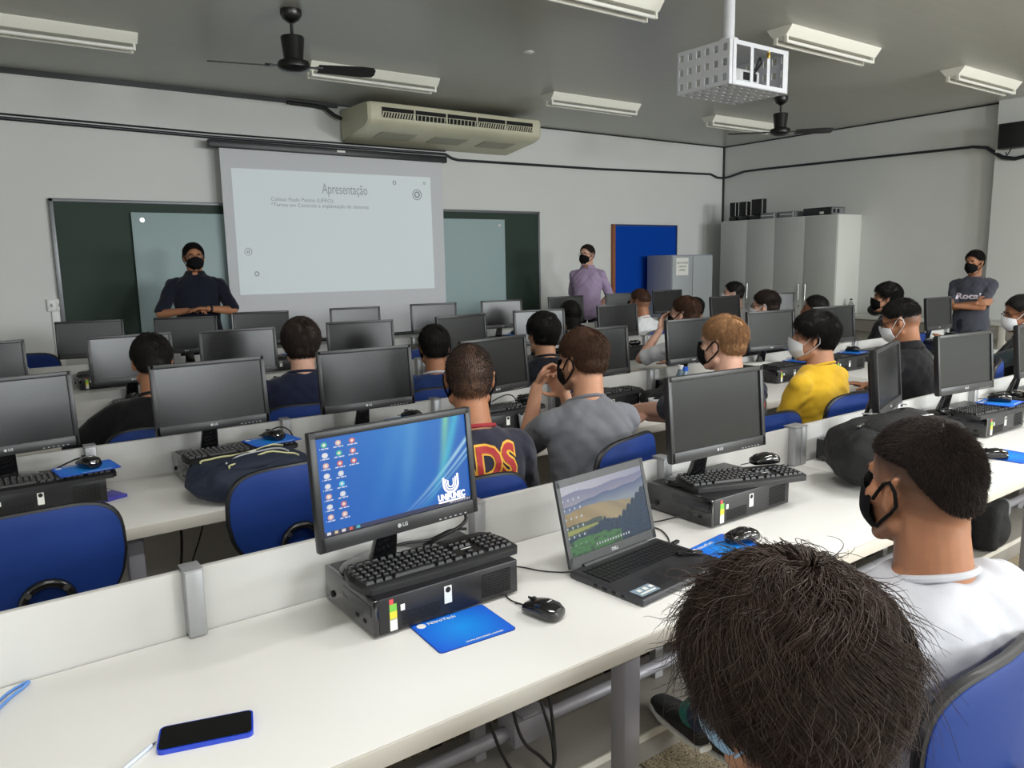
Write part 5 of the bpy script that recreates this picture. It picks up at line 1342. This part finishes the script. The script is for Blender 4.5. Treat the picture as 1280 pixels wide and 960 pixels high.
    def cloth(q, n, i):
        a = noise.noise(V((q.x * 9 + seed, q.y * 9, q.z * 5))) * .008 + noise.noise(V((q.x * 20 + q.z * 14, q.y * 20 + seed, q.z * 9))) * .004
        # radiating folds from the armpits
        for s_ in (-1, 1):
            d = q - S[s_]; r = d.length
            if r < .30: a += .010 * noise.noise(V(((q.x * s_ + q.z) * 26 + seed, (q.x * s_ - q.z) * 5, q.y * 8))) * (1 - r / .30)
        return q + n * (a + .001)
    displace(me2, cloth)
    nm = shirt or 't_shirt'
    sm = mat('%s_%02x%02x%02x' % (nm, *[int(255 * c) for c in shirt_c]), shirt_c, .85, spec=.2, sheen=.15, bump=(18, .25, .012), noise_col=(7, .05))
    me2.materials.append(sm); so = link(nm, me2, t)
    # neckband
    b = MB(); cc = T(0, -.016, .513 if not polo else .515)
    rng = [cc + rt * (.073 * (width * .5 + .5)) * cos(a) + fw * .070 * sin(a) - w * (.006 + .016 * sin(a)) for a in [2 * pi * q / 32 for q in range(32)]]
    if collar is not None or True:
        b.tube(rng, .0072, n=8, closed=True); cb = b.build('neckband', sm if collar is None else mat('band_%02x%02x%02x' % tuple(int(255 * c) for c in collar), collar, .8), so)
    if polo:
        b = MB(); n = 32; vs = []
        for q in range(n + 1):
            a = pi / 2 + .30 + (2 * pi - .6) * q / n
            base = cc + rt * .072 * cos(a) + fw * .068 * sin(a); out = (rt * cos(a) + fw * sin(a))
            vs += [base + w * .022 - out * .004, base + w * .030 + out * .002, base + out * .026 - w * .012, base + out * .020 - w * .014]
        fs = [(q * 4 + i, q * 4 + i + 1, q * 4 + i + 5, q * 4 + i + 4) for q in range(n) for i in range(3)]
        b._add(vs, fs); b.build('collar', sm if collar is None else mat('band_%02x%02x%02x' % tuple(int(255 * c) for c in collar), collar, .8), so)
    bT = MB(); 
    bT.loft([(T(0, y, h), rt, fw, (rx * width + .006), (ry * fat + .004)) for i, (h, rx, ry, y) in enumerate(secs) if i <= 3], n=32, e=2.3)
    for s in (-1, 1):
        kn, an = G[s]; bT.capsule(Hj[s], kn, .085, .064, 18, 5); bT.capsule(kn, kn + (an - kn) * .5, .064, .056, 18, 5); bT.cyl(kn, kn + (an - kn) * (.93 if not sock else .84), .064, .052, n=18)
    me3 = fuse(bT, max(vox, .010), 4)
    displace(me3, lambda c, n, i: c + n * noise.noise(c * 11 + V((seed, 0, 0))) * .006)
    tm = mat('trousers_%02x%02x%02x' % tuple(int(255 * c) for c in trouser), trouser, .8, spec=.2, bump=(150, .2, .002), noise_col=(5, .12))
    me3.materials.append(tm); link('trousers', me3, t)
    for s in (-1, 1):
        kn, an = G[s]; f = (kn - an); f = V((f.x, f.y, 0)); f = V((0, 1, 0)) if f.length < .05 or stand else f.normalized()
        f = V((0, 1, 0)) if not (feet or {}).get('dir') else V(feet['dir'][s]).normalized()
        r = f.cross(V((0, 0, 1))).normalized(); u = r.cross(f).normalized()
        a0 = an + V((0, 0, -.09)) if f.z > -.2 else an
        b = MB(); b.loft([(a0 - f * .06 + u * .045, r, u, .02, .03), (a0 - f * .05 + u * .05, r, u, .034, .042), (a0 + u * .055, r, u, .038, .05), (a0 + f * .07 + u * .042, r, u, .043, .036), (a0 + f * .14 + u * .034, r, u, .045, .026), (a0 + f * .19 + u * .03, r, u, .032, .018), (a0 + f * .205 + u * .026, r, u, .012, .01)], n=20, e=2.5)
        if sock: bs = MB(); bs.capsule(an + (kn - an) * .02, an + (kn - an) * .2, .046, .05, 18, 4); bs.build('sock', mat('sock_teal', sock, .8), t)
        so2 = b.build('shoe', mat('shoe_%02x%02x%02x' % tuple(int(255 * c) for c in shoe), shoe, .6), t)
        b = MB(); b.loft([(a0 - f * .066 + u * .010, r, u, .022, .010), (a0 + u * .010, r, u, .041, .010), (a0 + f * .12 + u * .010, r, u, .049, .010), (a0 + f * .19 + u * .010, r, u, .036, .010), (a0 + f * .212 + u * .011, r, u, .014, .008)], n=20, e=4)
        b.build('sole', mat('sole_white', srgb(225, 225, 220), .5), so2)
    # ---- mask
    if mask:
        mc = dict(black=srgb(16, 16, 18), white=srgb(226, 228, 232), blue=srgb(165, 200, 228), grey=srgb(190, 192, 195))[mask]
        mm = mat('mask_' + mask, mc, .85, spec=.15, bump=(30, .2, .003))
        b = MB(); nu, nv = 20, 12; vs = []
        for th in (0, .0022):
            for j in range(nv + 1):
                vv = j / nv * 2 - 1
                for i in range(nu + 1):
                    uu = i / nu * 2 - 1; a = uu * R(74)
                    bul = .014 * (1 - vv * vv) * (1 - uu * uu); rx = .0655 + .004 * (1 - abs(vv)); 
                    low = max(0, -vv)
                    x = (rx - .018 * low ** 2 * .8) * sin(a); y = .026 + (.078 + bul - .026 * low ** 2 + (.012 * max(0, vv) * (1 - abs(uu)) ** 2)) * cos(a) ** .85
                    z = -.052 + vv * (.052 - .022 * abs(uu) ** 1.5) + .010 * (1 - abs(uu)) * (1 if vv > 0 else .6) * vv
                    if mask != 'black': z += .0
                    vs.append(H(x * (1 + th * 14), y + th, z))
        N = (nu + 1) * (nv + 1); fs = []
        for j in range(nv):
            for i in range(nu):
                a = j * (nu + 1) + i; fs.append((a, a + 1, a + nu + 2, a + nu + 1)); fs.append((N + a, N + a + nu + 1, N + a + nu + 2, N + a + 1))
        for i in range(nu): a = i; fs.append((a, N + a, N + a + 1, a + 1)); a = nv * (nu + 1) + i; fs.append((a, a + 1, N + a + 1, N + a))
        for j in range(nv): a = j * (nu + 1); fs.append((a, a + nu + 1, N + a + nu + 1, N + a)); a += nu; fs.append((a, N + a, N + a + nu + 1, a + nu + 1))
        b._add(vs, fs); mo = b.build('face_mask', mm, t)
        for s in (-1, 1):
            b = MB(); b.tube([H(s * .064, .046, -.026), H(s * .073, .028, -.010), H(s * .081, .004, .012), H(s * .0875, -.016, .020), H(s * .0885, -.028, .004), H(s * .084, -.027, -.022), H(s * .077, -.008, -.040), H(s * .068, .022, -.062), H(s * .060, .042, -.078)], .0034 if mask == 'black' else .0018, n=6)
            b.build('ear_loop', mm, mo)
    if glasses:
        b = MB()
        for s in (-1, 1):
            b.tube([H(s * .032 + x, .101 - abs(s * .032 + x) * .12, .008 + z) for x, z in [(.024 * cos(a) * (1 if 1 else 1), .017 * (abs(sin(a)) ** .7) * (1 if sin(a) > 0 else -1)) for a in [2 * pi * q / 24 for q in range(24)]]], .0016, n=6, closed=True)
            b.tube([H(s * .056, .094, .014), H(s * .075, .05, .014), H(s * .084, .0, .014), H(s * .084, -.02, .002)], .0018, n=6)
        b.tube([H(-.009, .102, .014), H(0, .104, .016), H(.009, .102, .014)], .0016, n=6)
        b.build('glasses', mat('glasses_frame', srgb(22, 20, 20), .3), t)
    t['_dummy'] = 0; del t['_dummy']
    info = dict(root=t, T=T, H=H, HM=HM, shirt=so, A=A, S=S, rt=rt, fw=fw, w=w, body=body)
    if chair_label and not stand:
        a = R(face if chair_yaw is None else chair_yaw); off = V((sin(a) * .0, 0, 0))
        cx, cy = chair_xy or loc[:2]
        chair(cx, cy, face if chair_yaw is None else chair_yaw, chair_label)
    return info
def on_cloth(info, me, center, direction, up, name, m, off=.0025):
    """lay flat lettering onto the garment by dropping it along a direction"""
    tgt = info['shirt'].data; bv = bvh_of(tgt); d = V(direction).normalized(); u = V(up).normalized(); r = d.cross(u).normalized(); u = r.cross(d).normalized()
    bm = bmesh.new(); bm.from_mesh(me)
    for _ in range(3):
        es = [e for e in bm.edges if e.calc_length() > .014]
        if not es: break
        bmesh.ops.subdivide_edges(bm, edges=es, cuts=1)
    bmesh.ops.triangulate(bm, faces=bm.faces[:])
    for v in bm.verts:
        o = V(center) + r * v.co.x + u * v.co.y; h = bv.ray_cast(o - d * .6, d)
        if h[0] is not None: v.co = h[0] - d * (off + v.co.z)
        else: v.co = o
    bm.to_mesh(me); bm.free(); me.materials.clear(); me.materials.append(m)
    return link(name, me, info['shirt'])

navy = srgb(34, 38, 56)
CL = 'blue office chair under '
# --- nearest row -------------------------------------------------
B = person('person in a white t-shirt and black mask with a clipped fade haircut, near right', (1.405, .668), -14, 1.278, lean=3, hy=-2, hp=4, skin='tan', hair='side', hairc='dark', shirt_c=srgb(196, 197, 204),
           mask='black', vox=.0042, seed=3, hair_n=50000, width=1.12, fat=1.1, sleeve=.62, beard=.35, trouser=srgb(44, 58, 88), sock=srgb(30, 120, 110), feet={-1: (.10, .86, .20), 1: (.20, .76, .15), 'dir': {-1: (.0, 1, .0), 1: (-.15, 1, 0)}}, arms={-1: dict(w=(-.16, .22, .64), p=(-.9, -.3, -.8)), 1: dict(w=(.16, .30, .68), p=(.8, -.4, -.7))},
           chair_yaw=0, chair_xy=(1.31, .70), chair_label=CL + 'the near man in the white t-shirt')
A_ = person('person with tousled dark curly hair and pale blue mask at the photo bottom', (.752, .50), -20, 1.225, lean=13, hy=26, hp=12, skin='mid', hair='curly', hairc='soft', shirt_c=srgb(40, 60, 120),
           mask='blue', vox=.0050, seed=7, hair_n=38000, trouser=srgb(40, 56, 84), arms={-1: dict(w=(-.1, .22, .62), p=(-.9, -.2, -.6)), 1: dict(w=(.12, .24, .62), p=(.8, -.2, -.6))},
           chair_label=CL + 'the curly-haired person', shoe=srgb(22, 24, 28))
# --- second row (behind the first partition) ---------------------
D_ = person('person in a dark jersey with large red and yellow letters DS on the back', (1.38, 2.15), -16, 1.308, lean=3, hy=-12, skin='tan', hair='buzz', hairc='dark', shirt='jersey', shirt_c=srgb(44, 44, 58), mask='black', vox=.0065, seed=11, hair_n=9000, width=.93,
           collar=srgb(150, 40, 50), chair_yaw=-4, chair_xy=(1.24, 2.12), chair_label=CL + 'the man in the DS jersey', arms={-1: dict(w=(-.14, .40, .80)), 1: dict(w=(.14, .40, .80))})
me = text_mesh('ADS', .15, .0008, 'CENTER', .011); me.transform(Matrix.Diagonal((.8, 1.0, 1, 1)))
on_cloth(D_, me, D_['T'](.0, -.3, .385), (0, 1, 0), (0, 0, 1), 'jersey_letter_edge', mat('jersey_yellow', srgb(225, 170, 60), .7), .002)
me = text_mesh('ADS', .15, .0008, 'CENTER', .004); me.transform(Matrix.Diagonal((.8, 1.0, 1, 1)))
on_cloth(D_, me, D_['T'](.0, -.3, .385), (0, 1, 0), (0, 0, 1), 'jersey_letters', mat('jersey_red', srgb(165, 42, 44), .7), .0045)
person('person in a grey t-shirt leaning on the desk with hands clasped before the face', (1.97, 2.25), -20, 1.317, lean=11, hy=28, hp=6, skin='mid', hair='short', hairc='brown', shirt_c=srgb(112, 114, 120), mask='black', vox=.0055, seed=13, hair_n=9000, width=.92, beard=.6,
       trouser=srgb(44, 60, 92), chair_label=CL + 'the man in the grey t-shirt', chair_yaw=15, chair_xy=(1.92, 2.20),
       arms={-1: dict(w=(-.13, .31, 1.06), p=(-.2, -.15, -1), hd=(.55, .2, .75), hn=(.6, -.5, -.2), curl=1.2), 1: dict(w=(-.01, .30, 1.02), p=(.2, -.1, -1), hd=(-.5, .25, .8), hn=(-.6, -.5, 0), curl=1.1)})
BL = person('person with short blond hair and black mask in a dark shirt with red collar', (2.75, 2.2), -6, 1.327, lean=5, hy=16, hp=3, skin='light', hair='short', hairc='blond', shirt='jersey', shirt_c=srgb(34, 36, 52), mask='black', vox=.006, seed=17, hair_n=9000,
       collar=srgb(190, 40, 50), chair_label=CL + 'the blond man', arms={-1: dict(w=(-.08, .62, .82), p=(-.7, .2, -.8), curl=.9), 1: dict(w=(-.12, .42, .82), p=(.8, -.3, -.5))})
me = text_mesh('ADS', .15, .0008, 'CENTER', .008); me.transform(Matrix.Diagonal((.8, 1.0, 1, 1)))
on_cloth(BL, me, BL['T'](0, -.3, .385), (0, 1, 0), (0, 0, 1), 'jersey_letters', mat('jersey_orange', srgb(205, 80, 40), .7), .003)
person('person in a bright yellow t-shirt with dark hair and white mask', (3.48, 2.22), 4, 1.312, lean=4, hy=30, hp=3, skin='mid', hair='medium', hairc='black', shirt_c=srgb(222, 178, 46), mask='white', vox=.006, seed=19, hair_n=9000, glasses=False,
       chair_label=CL + 'the man in yellow', arms={-1: dict(w=(.04, .22, .66), p=(-.8, .1, -1)), 1: dict(w=(0, .24, .68), p=(.8, -.2, -.6))}, chair_yaw=-8)
person('person in a black polo with glasses and white mask looking down', (4.38, 2.25), 0, 1.325, lean=10, hy=20, hp=22, skin='tan', hair='fade', hairc='black', shirt='polo_shirt', shirt_c=srgb(26, 26, 30), mask='white', glasses=True, vox=.007, seed=23, hair_n=4000, polo=True,
       chair_label=CL + 'the man in the black polo', arms={-1: dict(w=(-.2, .24, .62), p=(-.8, .1, -1)), 1: dict(w=(.1, .36, .78), p=(.8, -.3, -.6))})
person('person with glasses and white mask in dark green, cut by the right edge', (5.87, 2.2), 34, 1.29, lean=6, hy=8, hp=12, skin='brown', hair='short', hairc='black', shirt_c=srgb(22, 32, 34), mask='white', glasses=True, vox=.008, seed=29, hair_n=1500,
       chair_label=CL + 'the man cut by the right photo edge', arms={-1: dict(w=(-.1, .48, .95), p=(-.6, .1, -1), curl=.2), 1: dict(w=(.1, .40, .8))})
chair(5.0, 2.2, 20, 'blue office chair between the black-polo man and the man at the right edge')
# --- third row ---------------------------------------------------
person('person in a black t-shirt with combed dark hair, leftmost of the seated people', (.70, 3.7), -10, 1.293, lean=9, hy=6, hp=8, skin='tan', hair='short', hairc='black', shirt_c=srgb(17, 17, 20), vox=.008, seed=31, hair_n=5000,
       chair_label=CL + 'the black-shirted man at left', arms={-1: dict(w=(-.18, .30, .78), p=(-1, -.1, -.5)), 1: dict(w=(.18, .35, .78))})
person('person in a navy t-shirt with dark bowl-cut hair, seen from behind', (1.39, 3.7), -18, 1.33, lean=2, hy=0, skin='light', hair='medium', hairc='dark', shirt_c=srgb(32, 38, 62), vox=.008, seed=37, hair_n=5000, chair_label=CL + 'the boy with bowl-cut hair')
person('person in a bright navy blue t-shirt sitting low between two monitors', (2.15, 3.7), -22, 1.243, lean=6, hy=2, skin='tan', hair='short', hairc='black', shirt_c=srgb(32, 54, 104), mask='black', vox=.008, seed=41, hair_n=5000, chair_label=CL + 'the man in bright navy', collar=srgb(200, 200, 205))
person('person in a black t-shirt with thick black hair beside the grey-shirted man', (2.84, 3.6), -18, 1.285, lean=6, hy=14, skin='mid', hair='medium', hairc='black', shirt_c=srgb(26, 28, 36), vox=.008, seed=43, hair_n=5000, chair_label=CL + 'the man with thick black hair', width=1.05)
person('person in a white t-shirt with brown hair and black mask, chin on hand', (4.2, 3.7), -4, 1.315, lean=10, hy=24, skin='light', hair='short', hairc='brown', shirt_c=srgb(222, 222, 228), mask='black', vox=.006, seed=47, hair_n=5000,
       chair_label=CL + 'the man with his chin on his hand', arms={-1: dict(w=(-.08, .28, 1.06), p=(-.7, .3, -1), hd=(.2, -.1, 1), hn=(.3, -.9, 0), curl=.6), 1: dict(w=(.1, .38, .8))})
person('person with glasses, white mask and dark jacket in the third row', (5.1, 3.68), 4, 1.325, lean=6, hy=20, hp=4, skin='light', hair='short', hairc='dark', shirt_c=srgb(24, 25, 30), mask='white', glasses=True, vox=.009, seed=53, hair_n=5000, collar=srgb(60, 190, 180), chair_label=CL + 'the man with glasses in the third row')
person('person with cropped black hair, only the head showing, before the cabinet side', (6.03, 3.85), 6, 1.243, lean=6, hy=26, skin='brown', hair='fade', hairc='black', shirt_c=srgb(40, 40, 46), vox=.009, seed=59, hair_n=1500)
person('person in black with swept-back hair and black mask by the wall bench', (6.4, 3.42), 10, 1.352, lean=4, hy=26, skin='mid', hair='medium', hairc='black', shirt_c=srgb(20, 20, 22), mask='black', vox=.008, seed=61, hair_n=5000, chair_label=CL + 'the man in black by the bench')
# --- front row ---------------------------------------------------
person('person with long black hair in the front row, facing the lilac-shirted man', (4.41, 5.2), -20, 1.235, lean=6, hy=10, skin='mid', hair='long', hairc='black', shirt_c=srgb(60, 62, 70), vox=.009, seed=67, hair_n=600, chair_label=CL + 'the long-haired person')
person('person in a white t-shirt with cropped brown hair in front of the notice board', (5.27, 5.2), 0, 1.303, lean=6, hy=16, skin='tan', hair='fade', hairc='brown', shirt_c=srgb(222, 224, 226), mask='black', vox=.009, seed=71, hair_n=1200, chair_label=CL + 'the white-shirted man by the notice board')
person('person mostly hidden behind the brown-haired man in the front row', (6.1, 5.25), 6, 1.19, lean=6, hy=0, skin='mid', hair='short', hairc='black', shirt_c=srgb(150, 150, 190), vox=.009, seed=73, hair_n=800)
person('person with white mask and dark hair below the wall cabinet handles', (6.55, 5.12), 8, 1.334, lean=3, hy=30, skin='light', hair='short', hairc='black', shirt_c=srgb(225, 225, 228), mask='white', vox=.009, seed=79, hair_n=1200, chair_label=CL + 'the masked boy before the cabinet')
# --- standing ----------------------------------------------------
I_ = person('person standing in a dark navy short-sleeved shirt before the glass board', (1.73, 7.0), 168, 1.79, stand=True, lean=0, hy=6, skin='tan', hair='short', hairc='black', shirt='button_shirt', shirt_c=srgb(20, 24, 38), mask='black', glasses=True, vox=.0055, seed=83, hair_n=5000, width=1.1,
       sleeve=.64, polo=True, trouser=srgb(26, 28, 34), arms={1: dict(w=(.09, .24, 1.22), p=(1, -.5, -.3), hd=(-1, .2, .1), curl=.6), -1: dict(w=(-.07, .27, 1.23), p=(-1, -.5, -.3), hd=(1, .25, .1), curl=.5)})
b = MB(); e, wr = I_['A'][-1]; dd = (wr - e).normalized(); b.cyl(wr - dd * .03, wr - dd * .008, .0285, n=18); b.build('wrist_watch', M_RUB, I_['root'])
person('person standing in a lilac shirt and black mask with hands behind the back', (6.15, 6.93), 122, 1.762, stand=True, lean=0, hy=-16, skin='light', hair='fade', hairc='dark', shirt='button_shirt', shirt_c=srgb(168, 148, 178), mask='black', glasses=True, vox=.007, seed=89, hair_n=1800, polo=True, width=.98,
       sleeve=.62, trouser=srgb(30, 30, 36), arms={1: dict(w=(.06, -.18, .98), p=(1, -.3, 0)), -1: dict(w=(-.06, -.18, .98), p=(-1, -.3, 0))})
C_ = person('person standing with crossed arms in a charcoal t-shirt and black mask by the right wall', (8.68, 3.72), 98, 1.605, stand=True, lean=-2, hy=-14, hp=6, skin='tan', hair='short', hairc='black', shirt_c=srgb(70, 72, 82), mask='black', vox=.0055, seed=97, hair_n=5000, width=1.02, fat=1.05, beard=.4,
       sleeve=.6, trouser=srgb(40, 44, 56), arms={1: dict(w=(-.10, .20, 1.06), p=(1, .25, -.9), hd=(-1, -.25, .15), hn=(0, -1, -.1), curl=.5), -1: dict(w=(.09, .24, 1.03), p=(-1, .3, -.9), hd=(1, -.2, .1), hn=(0, -1, -.1), curl=.5)})
def print_on_chest():
    me = text_mesh('Rocal', .105, .0006, 'CENTER', .004); me.transform(Matrix.Diagonal((1.0, .8, 1, 1)))
    on_cloth(C_, me, C_['T'](0, .3, .30), (0, -1, 0), (0, 0, 1), 'chest_print', mat('print_white', srgb(215, 205, 215), .7), .003)
print_on_chest()
# tattoo-free hand is part of the blond man; small patterned bag on the chair aisle
t = thing('patterned_bag', 'small white bag with dark print on the empty chair behind the far monitors', 'bag', (5.0, 2.2, .48))
b = MB(); b.box((0, 0, .17), (.3, .2, .32), bev=.05, seg=4); me = fuse(b, .012, 4); m = mat('bag_white_print', srgb(212, 206, 200), .7); me.materials.append(m); link('body', me, t)
b = MB(); random.seed(2)
for k in range(9): b.ell((random.uniform(-.12, .12), -.098, random.uniform(.1, .3)), (.024, .006, .014), Matrix.Rotation(random.uniform(0, 3), 3, 'Y'), 10, 6)
b.build('print', mat('print_brown', srgb(70, 58, 50), .7), t)
# ------------------------------------------------------------------ camera, light, colour
def camera():
    y, p, r = R(35.915), R(9.027), R(-1.1035)
    fwd = V((sin(y) * cos(p), cos(y) * cos(p), -sin(p))); right = V((cos(y), -sin(y), 0)); up = right.cross(fwd)
    r2 = right * cos(r) + up * sin(r); u2 = up * cos(r) - right * sin(r)
    M = Matrix((r2, u2, -fwd)).transposed().to_4x4(); M.translation = V((0, 0, 1.57))
    c = bpy.data.cameras.new('camera'); c.sensor_width = 36; c.lens = 961 / 1280 * 36; c.clip_start = .02
    o = bpy.data.objects.new('camera', c); COL.objects.link(o); o.matrix_world = M; S.camera = o
camera()
w = bpy.data.worlds.new('world'); S.world = w; w.use_nodes = True
w.node_tree.nodes['Background'].inputs[0].default_value = (.75, .85, 1, 1); w.node_tree.nodes['Background'].inputs[1].default_value = 1.0
S.view_settings.view_transform = 'Standard'; S.view_settings.look = 'None'; S.view_settings.exposure = 0.0; S.view_settings.gamma = 1; S.view_settings.use_curve_mapping = False
S.cycles.max_bounces = 8; S.cycles.diffuse_bounces = 4; S.cycles.glossy_bounces = 3; S.cycles.caustics_reflective = False; S.cycles.caustics_refractive = False
S.cycles.use_denoising = True; S.cycles.sample_clamp_indirect = 4
bpy.data.scenes.remove(TMP)
